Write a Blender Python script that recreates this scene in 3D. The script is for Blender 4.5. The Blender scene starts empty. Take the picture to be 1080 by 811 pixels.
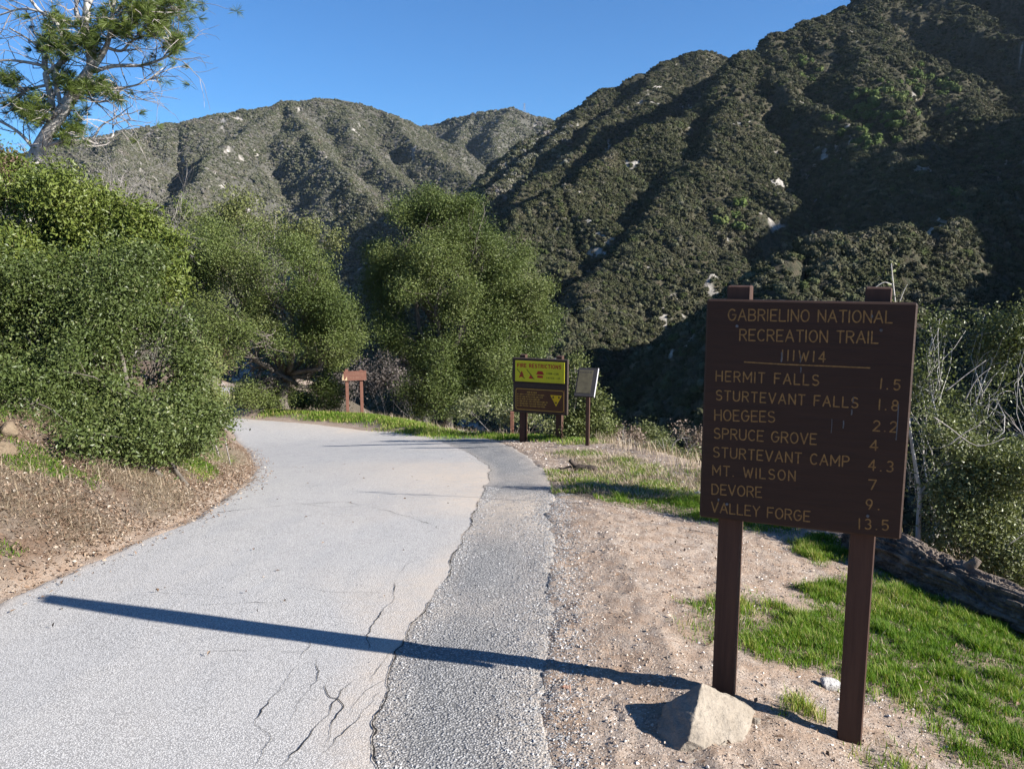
import bpy, math, random
import numpy as np
R = math.radians
rng = np.random.default_rng(7)
random.seed(7)
C = bpy.context.scene.collection
scene = bpy.context.scene

# ------------------------------------------------------------------ camera
EYE = 1.65
PITCH = 8.6
FPX, PW, PH = 874.0, 1080.0, 811.0          # focal length in photo pixels, photo size
cam_data = bpy.data.cameras.new("camera")
cam_data.sensor_width = 36.0
cam_data.lens = FPX / PW * 36.0
cam_data.clip_start = 0.05
cam_data.clip_end = 20000
cam = bpy.data.objects.new("camera", cam_data)
cam.location = (0, 0, EYE)
cam.rotation_euler = (R(90 - PITCH), 0, 0)
C.objects.link(cam)
scene.camera = cam

# ------------------------------------------------------------------ sky and sun
SUN_ELEV = 25.7
SUN_AZ = -18.2                                # degrees from +X, towards the camera side
sd = np.array([math.cos(R(SUN_AZ)) * math.cos(R(SUN_ELEV)), math.sin(R(SUN_AZ)) * math.cos(R(SUN_ELEV)), math.sin(R(SUN_ELEV))])
world = bpy.data.worlds.new("World")
scene.world = world
world.use_nodes = True
wn, wl = world.node_tree.nodes, world.node_tree.links
wn.clear()
sky = wn.new("ShaderNodeTexSky")
sky.sky_type = 'NISHITA'
sky.sun_disc = False
sky.sun_elevation = R(SUN_ELEV)
sky.sun_rotation = math.atan2(sd[0], sd[1])   # measured from +Y, clockwise
sky.altitude = 1200
sky.air_density = 1.0
sky.dust_density = 0.1
sky.ozone_density = 5.0
bg = wn.new("ShaderNodeBackground")
bg.inputs[1].default_value = 0.050
wo = wn.new("ShaderNodeOutputWorld")
tint = wn.new("ShaderNodeMix"); tint.data_type = 'RGBA'; tint.blend_type = 'MULTIPLY'
tint.inputs[0].default_value = 1.0; tint.inputs[7].default_value = (0.60, 0.97, 1.22, 1)      # a clear, dry winter sky
wl.new(sky.outputs[0], tint.inputs[6])
wl.new(tint.outputs[2], bg.inputs[0])
wl.new(bg.outputs[0], wo.inputs[0])
sun_data = bpy.data.lights.new("sun", 'SUN')
sun_data.energy = 5.0
sun_data.angle = R(0.53)
sun_data.color = (1.0, 0.955, 0.89)
sun = bpy.data.objects.new("sun", sun_data)
from mathutils import Vector
sun.rotation_euler = Vector(sd).to_track_quat('Z', 'Y').to_euler()
sun.location = (40, -15, 40)
C.objects.link(sun)
vs = scene.view_settings
vs.view_transform = 'Standard'
vs.look = 'None'
vs.gamma = 1.0
vs.use_curve_mapping = False
vs.exposure = 1.48
scene.cycles.max_bounces = 6
scene.cycles.transparent_max_bounces = 8
scene.cycles.use_denoising = True

# ------------------------------------------------------------------ helpers: numbers
cp, sp_ = math.cos(R(PITCH)), math.sin(R(PITCH))
def ray(px, py):
    """direction through a photo pixel, scaled so that its forward (y) component is 1"""
    u = (px - PW / 2) / FPX; v = (PH / 2 - py) / FPX
    d = np.array([u, cp + v * sp_, -sp_ + v * cp])
    return d / d[1]
def at(px, py, depth):
    return np.array([0, 0, EYE]) + ray(px, py) * depth

def _h(ix, iy, seed):
    n = (ix.astype(np.int64) * 374761393 + iy.astype(np.int64) * 668265263 + seed * 974634777) & 0xFFFFFFFF
    n = ((n ^ (n >> 13)) * 1274126177) & 0xFFFFFFFF
    n = (n ^ (n >> 16)) & 0xFFFFFF
    return n / 8388607.5 - 1.0
def vn(x, y, seed=0):
    x = np.asarray(x, float); y = np.asarray(y, float)
    xi = np.floor(x); yi = np.floor(y)
    fx = x - xi; fy = y - yi
    fx = fx * fx * fx * (fx * (fx * 6 - 15) + 10); fy = fy * fy * fy * (fy * (fy * 6 - 15) + 10)
    a = _h(xi, yi, seed); b = _h(xi + 1, yi, seed); c = _h(xi, yi + 1, seed); d = _h(xi + 1, yi + 1, seed)
    return (a + (b - a) * fx) * (1 - fy) + (c + (d - c) * fx) * fy
def fbm(x, y, seed=0, oct=4, gain=0.5):
    s = 0; a = 1; t = 0
    ca, sa = 0.8, 0.6
    for i in range(oct):
        s = s + a * vn(x, y, seed + i * 17); t += a
        a *= gain
        x, y = (x * ca - y * sa) * 2.03 + 13.7, (x * sa + y * ca) * 2.03 - 7.1
    return s / t
def sstep(a, b, x):
    t = np.clip((x - a) / (b - a), 0, 1)
    return t * t * (3 - 2 * t)
def near_poly(x, y, P):
    """distance, arc length, interpolated extra columns and side (+ = right of travel) to a polyline"""
    P = np.asarray(P, float)
    best = np.full(np.shape(x), 1e18); arc = np.zeros_like(best); side = np.zeros_like(best)
    ex = [np.zeros_like(best) for _ in range(P.shape[1] - 2)]
    s0 = 0.0
    n = len(P) - 1
    for i in range(n):
        ax, ay = P[i, :2]; bx, by = P[i + 1, :2]
        dx, dy = bx - ax, by - ay
        L2 = dx * dx + dy * dy; L = math.sqrt(L2)
        t0 = ((x - ax) * dx + (y - ay) * dy) / L2
        t = np.clip(t0, 0, 1)
        qx = x - ax - t * dx; qy = y - ay - t * dy
        d2 = qx * qx + qy * qy
        m = d2 < best
        best = np.where(m, d2, best)
        arc = np.where(m, s0 + t * L, arc)
        side = np.where(m, (x - ax) * dy - (y - ay) * dx, side)
        for k in range(len(ex)):
            ex[k] = np.where(m, P[i, 2 + k] + t * (P[i + 1, 2 + k] - P[i, 2 + k]), ex[k])
        s0 += L
    return np.sqrt(best), arc, ex, np.sign(side)

# ------------------------------------------------------------------ helpers: meshes and objects
def new_mesh(name, verts, faces, smooth=False):
    """verts (n,3); faces: one (m,k) array or a list of such arrays"""
    verts = np.asarray(verts, np.float32)
    if isinstance(faces, np.ndarray): faces = [faces]
    faces = [np.asarray(f, np.int32) for f in faces if len(f)]
    me = bpy.data.meshes.new(name)
    me.vertices.add(len(verts)); me.vertices.foreach_set("co", verts.ravel())
    idx = np.concatenate([f.ravel() for f in faces])
    tot = np.concatenate([np.full(len(f), f.shape[1], np.int32) for f in faces])
    start = np.concatenate([[0], np.cumsum(tot)[:-1]]).astype(np.int32)
    me.loops.add(len(idx)); me.loops.foreach_set("vertex_index", idx)
    me.polygons.add(len(tot)); me.polygons.foreach_set("loop_start", start); me.polygons.foreach_set("loop_total", tot)
    me.polygons.foreach_set("use_smooth", np.full(len(tot), smooth))
    me.update(calc_edges=True)
    me.validate()
    return me
def attr(me, name, values, domain='POINT'):
    a = me.attributes.new(name, 'FLOAT', domain)
    a.data.foreach_set("value", np.asarray(values, np.float32))
def link(name, me, mat=None, parent=None, loc=None):
    o = bpy.data.objects.new(name, me)
    if me is not None and mat is not None:
        for m in (mat if isinstance(mat, (list, tuple)) else [mat]): me.materials.append(m)
    C.objects.link(o)
    if parent is not None: o.parent = parent
    if loc is not None: o.location = loc
    return o
def tag(o, label=None, cat=None, group=None, kind=None):
    if label: o["label"] = label
    if cat: o["category"] = cat
    if group: o["group"] = group
    if kind: o["kind"] = kind
    return o
def empty(name, loc, label, cat, group=None, rz=0.0):
    o = bpy.data.objects.new(name, None)
    o.empty_display_size = 0.2
    o.location = loc; o.rotation_euler = (0, 0, rz)
    C.objects.link(o)
    return tag(o, label, cat, group)

class MB:
    """collects vertices and faces of one mesh"""
    def __init__(s): s.v = []; s.f3 = []; s.f4 = []; s.n = 0
    def add(s, v, f):
        v = np.asarray(v, float); f = np.asarray(f, int) + s.n
        s.v.append(v); s.n += len(v)
        (s.f3 if f.shape[1] == 3 else s.f4).append(f)
    def mesh(s, name, smooth=False):
        f = []
        if s.f3: f.append(np.concatenate(s.f3))
        if s.f4: f.append(np.concatenate(s.f4))
        return new_mesh(name, np.concatenate(s.v), f, smooth)
    def box(s, lo, hi, bevel=0.0):
        lo = np.array(lo, float); hi = np.array(hi, float)
        if bevel <= 0:
            v = [[(lo, hi)[i][0], (lo, hi)[j][1], (lo, hi)[k][2]] for i in (0, 1) for j in (0, 1) for k in (0, 1)]
            s.add(v, [[0, 1, 3, 2], [4, 6, 7, 5], [0, 4, 5, 1], [2, 3, 7, 6], [0, 2, 6, 4], [1, 5, 7, 3]])
            return
        # bevelled box: 24 vertices, faces + edge strips + corner triangles
        b = min(bevel, *(0.49 * (hi - lo)))
        V = []; idx = {}
        for i in (0, 1):
            for j in (0, 1):
                for k in (0, 1):
                    for ax in range(3):
                        p = np.array([(lo, hi)[i][0], (lo, hi)[j][1], (lo, hi)[k][2]], float)
                        sg = np.array([1 if t == 0 else -1 for t in (i, j, k)])
                        for a2 in range(3):
                            if a2 != ax: p[a2] += sg[a2] * b
                        idx[(i, j, k, ax)] = len(V); V.append(p)
        F4 = []; F3 = []
        cen = (lo + hi) / 2
        V = np.array(V)
        def put(f):
            q = V[f]; nrm = np.cross(q[1] - q[0], q[2] - q[0])
            if np.dot(nrm, q.mean(0) - cen) < 0: f = f[::-1]
            (F4 if len(f) == 4 else F3).append(f)
        for ax in range(3):
            o1, o2 = [a for a in range(3) if a != ax]
            for sft in (0, 1):
                q = []
                for (p1, p2) in ((0, 0), (1, 0), (1, 1), (0, 1)):
                    key = [0, 0, 0]; key[ax] = sft; key[o1] = p1; key[o2] = p2
                    q.append(idx[(*key, ax)])
                put(q)
            for (p1, p2) in ((0, 0), (1, 0), (1, 1), (0, 1)):
                k0 = [0, 0, 0]; k0[o1] = p1; k0[o2] = p2; k1 = list(k0); k1[ax] = 1
                put([idx[(*k0, o1)], idx[(*k0, o2)], idx[(*k1, o2)], idx[(*k1, o1)]])
        for i in (0, 1):
            for j in (0, 1):
                for k in (0, 1):
                    put([idx[(i, j, k, 0)], idx[(i, j, k, 1)], idx[(i, j, k, 2)]])
        s.add(V, F4); s.f3.append(np.array(F3) + s.n - len(V))
    def tube(s, pts, rad, seg=6, cap=True):
        pts = np.asarray(pts, float); n = len(pts)
        rad = np.broadcast_to(np.asarray(rad, float), (n,))
        tan = np.gradient(pts, axis=0); tan /= (np.linalg.norm(tan, axis=1, keepdims=True) + 1e-12)
        up = np.array([0, 0, 1.0]) if abs(tan[0][2]) < 0.9 else np.array([1.0, 0, 0])
        a = np.cross(tan, up); a /= (np.linalg.norm(a, axis=1, keepdims=True) + 1e-12)
        b = np.cross(tan, a)
        th = np.linspace(0, 2 * np.pi, seg, endpoint=False)
        ring = pts[:, None] + rad[:, None, None] * (np.cos(th)[None, :, None] * a[:, None] + np.sin(th)[None, :, None] * b[:, None])
        v = ring.reshape(-1, 3)
        i = np.arange(n - 1)[:, None] * seg; j = np.arange(seg)[None]; j2 = (j + 1) % seg
        f = np.stack([i + j, i + seg + j, i + seg + j2, i + j2], -1).reshape(-1, 4)
        s.add(v, f)
        if cap and seg >= 3:
            base = s.n - len(v)
            t = np.array([[base + (n - 1) * seg, base + (n - 1) * seg + k + 1, base + (n - 1) * seg + k] for k in range(1, seg - 1)])
            t2 = np.array([[base, base + k, base + k + 1] for k in range(1, seg - 1)])
            s.f3.append(t); s.f3.append(t2)

# ------------------------------------------------------------------ helpers: materials
class NT:
    def __init__(s, name):
        s.m = bpy.data.materials.new(name); s.m.use_nodes = True
        s.n = s.m.node_tree.nodes; s.l = s.m.node_tree.links; s.n.clear()
        s.out = s.n.new("ShaderNodeOutputMaterial")
    def node(s, t, inp=None, **kw):
        nd = s.n.new(t)
        for k, v in kw.items(): setattr(nd, k, v)
        for k, v in (inp or {}).items(): s.put(nd.inputs[k], v)
        return nd
    def put(s, sock, v):
        if isinstance(v, bpy.types.NodeSocket): s.l.new(v, sock)
        else:
            if hasattr(sock.default_value, '__len__') and not hasattr(v, '__len__'): v = (v, v, v)
            if hasattr(v, '__len__') and len(v) == 3 and len(sock.default_value) == 4: v = (*v, 1)
            sock.default_value = v
    def coord(s): return s.node("ShaderNodeTexCoord").outputs["Object"]
    def noise(s, vec, scale, detail=4, rough=0.55, dist=0.0):
        return s.node("ShaderNodeTexNoise", {"Vector": vec, "Scale": scale, "Detail": detail, "Roughness": rough, "Distortion": dist}).outputs[0]
    def voro(s, vec, scale, feature='F1', out="Distance", rand=1.0):
        return s.node("ShaderNodeTexVoronoi", {"Vector": vec, "Scale": scale, "Randomness": rand}, feature=feature).outputs[out]
    def ramp(s, fac, stops, interp='LINEAR'):
        nd = s.node("ShaderNodeValToRGB", {"Fac": fac}); cr = nd.color_ramp; cr.interpolation = interp
        while len(cr.elements) < len(stops): cr.elements.new(0.5)
        for e, (p, c) in zip(cr.elements, stops):
            e.position = p; e.color = (*c, 1) if hasattr(c, '__len__') else (c, c, c, 1)
        return nd.outputs[0]
    def mix(s, fac, a, b, mode='MIX'):
        nd = s.node("ShaderNodeMix", data_type='RGBA', blend_type=mode)
        s.put(nd.inputs[0], fac); s.put(nd.inputs[6], a); s.put(nd.inputs[7], b)
        return nd.outputs[2]
    def math(s, op, a, b=0.0, c=0.0, clamp=False):
        nd = s.node("ShaderNodeMath", operation=op, use_clamp=clamp)
        s.put(nd.inputs[0], a); s.put(nd.inputs[1], b); s.put(nd.inputs[2], c)
        return nd.outputs[0]
    def attr(s, name): return s.node("ShaderNodeAttribute", attribute_name=name).outputs["Fac"]
    def bump(s, h, strength, dist, normal=None):
        nd = s.node("ShaderNodeBump", {"Height": h, "Strength": strength, "Distance": dist})
        if normal is not None: s.l.new(normal, nd.inputs["Normal"])
        return nd.outputs[0]
    def bsdf(s, color, rough=0.8, normal=None, spec=0.3, **kw):
        nd = s.node("ShaderNodeBsdfPrincipled", {"Base Color": color, "Roughness": rough, "Specular IOR Level": spec})
        for k, v in kw.items(): s.put(nd.inputs[k.replace('_', ' ')], v)
        if normal is not None: s.l.new(normal, nd.inputs["Normal"])
        s.l.new(nd.outputs[0], s.out.inputs[0])
        return nd
# ------------------------------------------------------------------ the lie of the land
def _profile():
    ys = np.linspace(-40, 120, 3201)
    sl = np.interp(ys, [-40, 0, 2, 10, 16, 20, 45, 70], [0.02, 0.05, 0.05, 0.165, 0.165, 0.12, 0.10, 0.05])
    z = -np.cumsum(sl) * (ys[1] - ys[0]); z -= np.interp(0, ys, z)
    return ys, z
_PY, _PZ = _profile()
def zroad(x, y):
    z = np.interp(y, _PY, _PZ)
    z = z + 0.045 * (np.clip(x, -8, 4) + 2) * sstep(8, 14, y) * (1 - sstep(17, 21, y))
    return z
def plan(px, py):
    """plan position of a photo pixel on the road's surface"""
    lo, hi = 0.8, 60.0
    r = ray(px, py)
    ds = np.linspace(lo, hi, 6000)
    gap = EYE + r[2] * ds - zroad(r[0] * ds, ds)
    k = np.argmax(gap < 0) if (gap < 0).any() else np.argmin(gap)
    return np.array([r[0] * ds[k], ds[k]])
TOE_PX = [(0, 632), (50, 612), (110, 585), (160, 562), (205, 545), (240, 521), (262, 505), (268, 493), (258, 474), (243, 455)]
TOE = np.array([[-2.2, -30], [-2.3, -4], [-2.55, 1.0], [-2.75, 3.2]] + [plan(*p) for p in TOE_PX] +
               [[-7.4, 20.2], [-9.6, 22.2], [-13.0, 27.5], [-15.6, 36], [-17.0, 48], [-17, 70]])
LIP = np.array([[9.0, -30], [8.0, -4], [6.6, 2.0], [5.2, 4.4], [3.9, 6.0], [3.0, 7.6], [2.35, 9.2], [2.05, 11.0], [1.75, 12.6], [1.35, 13.9], [0.85, 15.4],
                [-0.4, 17.4], [-2.2, 20.3], [-4.0, 23.4], [-6.6, 24.9], [-9.6, 27.2], [-11.2, 31], [-12.2, 37], [-12.8, 48], [-12.8, 70]])
def ground(x, y):
    x = np.asarray(x, float); y = np.asarray(y, float)
    z = zroad(x, y)
    # the shoulder falls away to the right near the sign
    z = z - 0.19 * np.clip(x - 0.75, 0, 6) * (1 - sstep(4.5, 10.5, y)) * sstep(-3, 1, y)
    # low grassy berm on the outer edge of the bend
    dl, al, _, sl = near_poly(x, y, LIP)
    outside = sl > 0
    z = z + 0.16 * np.exp(-((dl - 0.35) / 0.55) ** 2) * sstep(17, 21, y) * (~outside) + 0.16 * np.exp(-(0.35 / 0.55) ** 2) * np.exp(-(dl / 1.0) ** 2) * sstep(17, 21, y) * outside
    # cut bank and hillside on the left
    dt, at_, _, st = near_poly(x, y, TOE)
    left = (st < 0)
    hill = 0.62 * np.clip(dt, 0, 1.7) + 0.36 * np.clip(dt - 1.7, 0, 14) + 0.55 * np.clip(dt - 15.7, 0, 90)
    hill = hill * (1 + 0.12 * fbm(x * 0.45, y * 0.45, 5, 3)) + 0.14 * sstep(0.15, 1.2, dt) * fbm(x * 1.3, y * 1.3, 9, 4)
    cap = 4.6 - 2.2 * sstep(9, 24, y)
    hill = cap * (1 - np.exp(-hill / cap * 1.05))
    z = z + np.where(left, hill, 0)
    z = z - 0.55 * np.clip(np.hypot(x, y) - 52, 0, 400) * sstep(20, 40, y) - 0.5 * np.clip(y - 60, 0, 400)
    # canyon side beyond the lip
    dd = np.where(outside, dl, 0)
    drop = 0.62 * (np.sqrt(dd * dd + 0.8) - 0.894) + 0.12 * np.clip(dd - 5, 0, 400)
    z = z - drop * (1 + 0.10 * fbm(x * 0.12, y * 0.12, 21, 3) * sstep(2, 12, dd))
    return z

# ridges: (photo x, photo y, distance ahead); name: slope
def rid(pts): return np.array([[*at(*p)[:2], at(*p)[2]] for p in pts])
RIDGES = [
    # far left mountain and its spurs
    (rid([(-420, 215, 1500), (-150, 180, 1600), (40, 160, 1700), (66, 152, 1750), (130, 136, 1800), (200, 126, 1850), (250, 118, 1900), (295, 107, 1950), (335, 104, 2000), (365, 107, 2030), (390, 113, 2050),
          (420, 125, 2100), (442, 133, 2150), (480, 152, 2180), (520, 185, 2200)]), .60, 170),
    (rid([(310, 106, 1970), (318, 130, 1800), (345, 165, 1600), (385, 205, 1400), (430, 250, 1200), (455, 290, 1050)]), .62, 90),
    (rid([(400, 115, 2060), (430, 142, 1950), (470, 172, 1750), (500, 197, 1600), (520, 230, 1450)]), .62, 90),
    (rid([(295, 107, 1950), (262, 137, 1780), (225, 167, 1550), (200, 205, 1300), (180, 250, 1100)]), .62, 90),
    (rid([(130, 136, 1800), (118, 162, 1500), (100, 200, 1200), (80, 250, 950)]), .62, 90),
    (rid([(360, 107, 2030), (372, 140, 1850), (410, 180, 1650), (450, 215, 1450)]), .64, 80),
    (rid([(400, 152, 3000), (450, 132, 2900), (500, 120, 2850), (540, 115, 2800), (556, 121, 2800), (580, 127, 2800), (640, 160, 2800), (720, 200, 2800)]), .6, 150),
    (rid([(540, 115, 2800), (520, 140, 2500), (530, 170, 2250), (515, 200, 2000)]), .62, 120),
    (rid([(500, 120, 2850), (480, 145, 2600), (490, 170, 2350)]), .62, 120),
    # right mountain: back ridge
    (rid([(470, 226, 1000), (497, 197, 1050), (520, 173, 1080), (545, 150, 1120), (580, 129, 1160), (620, 104, 1200), (650, 91, 1230), (700, 67, 1270), (745, 54, 1300), (772, 62, 1330), (810, 66, 1400)]), (.7, .55), 85),
    (rid([(700, 67, 1270), (672, 100, 1120), (640, 128, 1010), (600, 160, 920), (560, 200, 850)]), (.85, .52), 70),
    (rid([(620, 104, 1200), (590, 140, 1080), (555, 172, 980), (520, 205, 900)]), (.85, .52), 60),
    # ridge A: skyline at the right, then in front of the back ridge
    (rid([(1500, -330, 1500), (1250, -210, 1300), (1080, -95, 1150), (960, -42, 1080), (905, -4, 1030), (880, 9, 1000), (840, 28, 960), (805, 47, 930), (782, 60, 900), (755, 88, 850), (722, 116, 800),
          (690, 138, 755), (650, 160, 700), (605, 190, 640), (560, 222, 590), (525, 262, 530), (505, 310, 470)]), (.85, .55), 60),
    # ridge C: the big lit nose
    (rid([(790, 62, 905), (772, 98, 820), (750, 146, 725), (722, 182, 660), (690, 222, 595), (655, 264, 530), (625, 302, 480), (600, 340, 430), (585, 385, 380)]), (.90, .50), 55),
    # spurs into the right-hand bowl
    (rid([(818, 40, 940), (838, 92, 830), (866, 112, 770), (892, 134, 715), (918, 152, 670), (940, 170, 620)]), (.85, .6), 45),
    (rid([(880, 9, 1000), (895, 50, 900), (915, 85, 820), (945, 110, 760)]), .72, 45),
    (rid([(905, -4, 1030), (945, 5, 1040), (990, 22, 1000), (1040, 40, 950), (1080, 55, 910), (1160, 92, 850), (1300, 150, 800)]), .72, 50),
    (rid([(985, 22, 1000), (1002, 78, 860), (1030, 108, 780), (1062, 132, 720), (1090, 160, 660)]), .72, 45),
    # ridge D: low hump behind the sign
    (rid([(1300, 60, 600), (1180, 130, 560), (1080, 183, 500), (1015, 216, 440), (982, 238, 405), (940, 242, 378), (908, 243, 362), (872, 250, 345), (850, 262, 332), (830, 292, 312), (815, 330, 290), (805, 375, 262)]), .72, 30),
    (rid([(940, 242, 378), (980, 290, 325), (1020, 330, 285), (1060, 380, 250)]), .74, 30),
]
OFF_RIDGES = [
    # two crests out of the frame to the right that throw their shade into the bowl and the canyon
    (np.array([[760, 760, 235], [661, 640, 250], [660, 606, 262], [660, 527, 268], [662, 430, 262], [690, 370, 238], [740, 300, 215]], float), 1.05, 50),
    (np.array([[580, 540, 110], [505, 450, 150], [497, 356, 170], [500, 318, 152], [506, 282, 118]], float), 1.0, 40),
    # the canyon's near side, out of the frame to the right: it keeps the canyon floor in shade
    (np.array([[900, 330, 330], [640, 300, 200], [465, 262, 128], [330, 240, 66], [235, 228, 20], [165, 190, -18], [120, 150, -48]], float), .75, 35),
]
def mountains(x, y):
    x = np.asarray(x, float); y = np.asarray(y, float)
    r = np.hypot(x, y)
    wx = x + fbm(x / 90, y / 90, 31, 3) * 22 * sstep(200, 700, r) + fbm(x / 30, y / 30, 33, 2) * 5
    wy = y + fbm(x / 90, y / 90, 41, 3) * 22 * sstep(200, 700, r) + fbm(x / 30, y / 30, 43, 2) * 5
    out = np.full(x.shape, -95.0) + 8 * fbm(x / 60, y / 60, 3, 3)
    K = 5.0
    for i, (P, s, gl) in enumerate(RIDGES + OFF_RIDGES):
        lim = 900 if P[:, 1].max() > 1300 else 520
        m = (x > P[:, 0].min() - lim) & (x < P[:, 0].max() + lim) & (y > P[:, 1].min() - lim) & (y < P[:, 1].max() + lim)
        if not m.any(): continue
        d, arc, (zr,), side = near_poly(wx[m], wy[m], P)
        g = vn(arc / gl + i * 9.3 + d / gl * .12, side * 3.0 + d / (gl * 6), 60 + i)
        g2 = vn(arc / gl * 2.7 + i * 5.1, side * 2.0 + d / (gl * 3), 160 + i)
        cut = (1 - np.abs(g)) ** 2 * 0.42 + (1 - np.abs(g2)) ** 2 * 0.20
        rd = np.sqrt(d * d + 25) - 5
        if isinstance(s, tuple): s = np.where(side > 0, s[0], s[1])
        h = zr - s * rd * 0.88 - cut * np.minimum(rd, gl * 2.2) * 0.85
        h = np.where(d > lim, -200, h)
        o = out[m]
        hi = np.maximum(o, h); df = np.abs(o - h)
        out[m] = hi + np.clip(K - df, 0, None) ** 2 / (4 * K)
    er = 1 - np.abs(fbm(wx / 75, wy / 75, 75, 4, .55)) * 2.4           # small side ravines
    out = out - np.clip(er, 0, 1) ** 3 * 9.0 * sstep(150, 350, r) * (1 - .6 * sstep(1100, 1600, r))
    out = out + fbm(x / 38, y / 38, 71, 4) * (6.5 - 2.0 * sstep(1100, 1600, r)) + fbm(x / 11, y / 11, 73, 3) * 1.4
    return out
def land(x, y):
    """everything: the near hillside and the mountains across the canyon"""
    g = ground(x, y)
    r = np.hypot(x, y)
    m = np.full(np.shape(g), -300.0)
    far = r > 40
    if far.any():
        m[far] = mountains(np.asarray(x)[far], np.asarray(y)[far])
        m[far] -= 60 * (1 - sstep(60, 150, r[far]))
    gg = np.where(r > 180, g - (r - 180) * 0.5, g)
    return np.maximum(gg, m)
def polar_mesh(name, cx, cy, az, rr, fn, smooth=True):
    A, Rr = np.meshgrid(np.radians(az), rr)
    X = cx + np.sin(A) * Rr; Y = cy + np.cos(A) * Rr
    Z = fn(X, Y)
    nr, na = A.shape
    i = np.arange(nr - 1)[:, None] * na + np.arange(na - 1)[None]
    f = np.stack([i, i + 1, i + na + 1, i + na], -1).reshape(-1, 4)
    V = np.stack([X, Y, Z], -1).reshape(-1, 3)
    return V, f, X, Y, Z
# ------------------------------------------------------------------ mountains
m = NT("chaparral_soil")
co = m.node("ShaderNodeNewGeometry").outputs["Position"]
n1 = m.noise(co, 0.02, 6, 0.6)
n2 = m.noise(co, 0.35, 5, 0.6)
rockm = m.attr("rock")
base = m.mix(m.ramp(n1, [(0.35, 0.0), (0.65, 1.0)]), (0.050, 0.046, 0.030), (0.085, 0.070, 0.048))
base = m.mix(m.ramp(n2, [(0.4, 0.0), (0.62, 1.0)]), base, (0.030, 0.034, 0.020))
rock = m.mix(m.ramp(m.noise(co, 0.15, 6, 0.7), [(0.35, 0.0), (0.7, 1.0)]), (0.14, 0.125, 0.105), (0.42, 0.395, 0.36))
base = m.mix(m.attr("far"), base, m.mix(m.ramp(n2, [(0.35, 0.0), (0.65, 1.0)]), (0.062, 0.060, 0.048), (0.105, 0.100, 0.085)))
col = m.mix(rockm, base, rock)
m.bsdf(col, 0.95, m.bump(m.noise(co, 0.5, 6, 0.65), 0.9, 1.5), spec=0.1)
MAT_SOIL = m.m
az = np.concatenate([np.linspace(-75, -37, 60, endpoint=False), np.linspace(-37, 37, 760, endpoint=False), np.linspace(37, 125, 160)])
rr = np.concatenate([np.geomspace(58, 1500, 720, endpoint=False), np.geomspace(1500, 5200, 200)])
V, F, X, Y, Z = polar_mesh("mountains", 0, 0, az, rr, land)
me = new_mesh("mountains", V, F, True)
# bare rock: slides and outcrops on steep, convex ground
def rockmask(x, y, z):
    far = np.hypot(x, y) > 1350
    a = fbm(x / 55, y / 55, 201, 4) + 0.55 * fbm(x / 14, y / 14, 203, 3)
    a = np.where(far, 0.40 * fbm(x / 160, y / 160, 201, 3) + 0.30 * fbm(x / 24, y / 24, 203, 2) + .75 * vn(x / 8, y / 10, 209), a + .6 * fbm(x / 4.5, y / 4.5, 207, 2))
    thr = np.where(far, 0.56, 0.72)
    return np.clip((a - thr) * 11, 0, 1)
RK = rockmask(X, Y, Z)
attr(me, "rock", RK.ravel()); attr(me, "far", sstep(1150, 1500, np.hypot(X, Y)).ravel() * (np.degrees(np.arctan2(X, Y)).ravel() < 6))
mount = link("mountains", me, MAT_SOIL)
tag(mount, kind="structure")
# ---- bushes
def unit(v): return v / (np.linalg.norm(v, axis=-1, keepdims=True) + 1e-12)
def bush_proto(name, n, seed, flat=0.75, leaf=0.30, lumps=5):
    """a domed shrub of many overlapping leaf sprays, about one unit across"""
    r = np.random.default_rng(seed)
    cen = np.c_[r.uniform(-.28, .28, (lumps, 2)), r.uniform(.05, .32, lumps)]; rad = r.uniform(.22, .36, lumps)
    k = r.integers(0, lumps, n)
    d = unit(r.normal(size=(n, 3))); d[:, 2] = np.abs(d[:, 2]) * 1.0 - 0.15; d = unit(d)
    p = cen[k] + d * (rad[k] * r.uniform(.80, 1.05, n))[:, None] * np.array([1, 1, flat])
    nrm = unit(d + 0.5 * r.normal(size=(n, 3)))
    t = unit(np.cross(nrm, r.normal(size=(n, 3)))); b = np.cross(nrm, t)
    s = (leaf * r.uniform(.5, 1.0, n))[:, None]
    v = np.stack([p - t * s * .5, p - b * s * .38 + nrm * s * .1, p + t * s * .5, p + b * s * .38 + nrm * s * .1], 1).reshape(-1, 3)
    f = np.arange(4 * n).reshape(-1, 4)
    # a dark inner body keeps the crown from being see-through
    mb = MB()
    for c, q in zip(cen, rad):
        th = np.linspace(0, 2 * np.pi, 7)[:-1]
        rings = [[c + q * .80 * np.array([math.cos(a) * math.cos(e), math.sin(a) * math.cos(e), math.sin(e) * flat]) for a in th] for e in (-.7, 0.0, .65)]
        vv = [p for g in rings for p in g] + [c + np.array([0, 0, q * .80 * flat])]
        ff = [[g * 6 + i, g * 6 + (i + 1) % 6, g * 6 + 6 + (i + 1) % 6, g * 6 + 6 + i] for g in (0, 1) for i in range(6)]
        mb.add(vv, ff); mb.f3.append(np.array([[12 + i, 12 + (i + 1) % 6, 18] for i in range(6)]) + mb.n - len(vv))
    mb.add(v, f)
    return mb.mesh(name)
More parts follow.
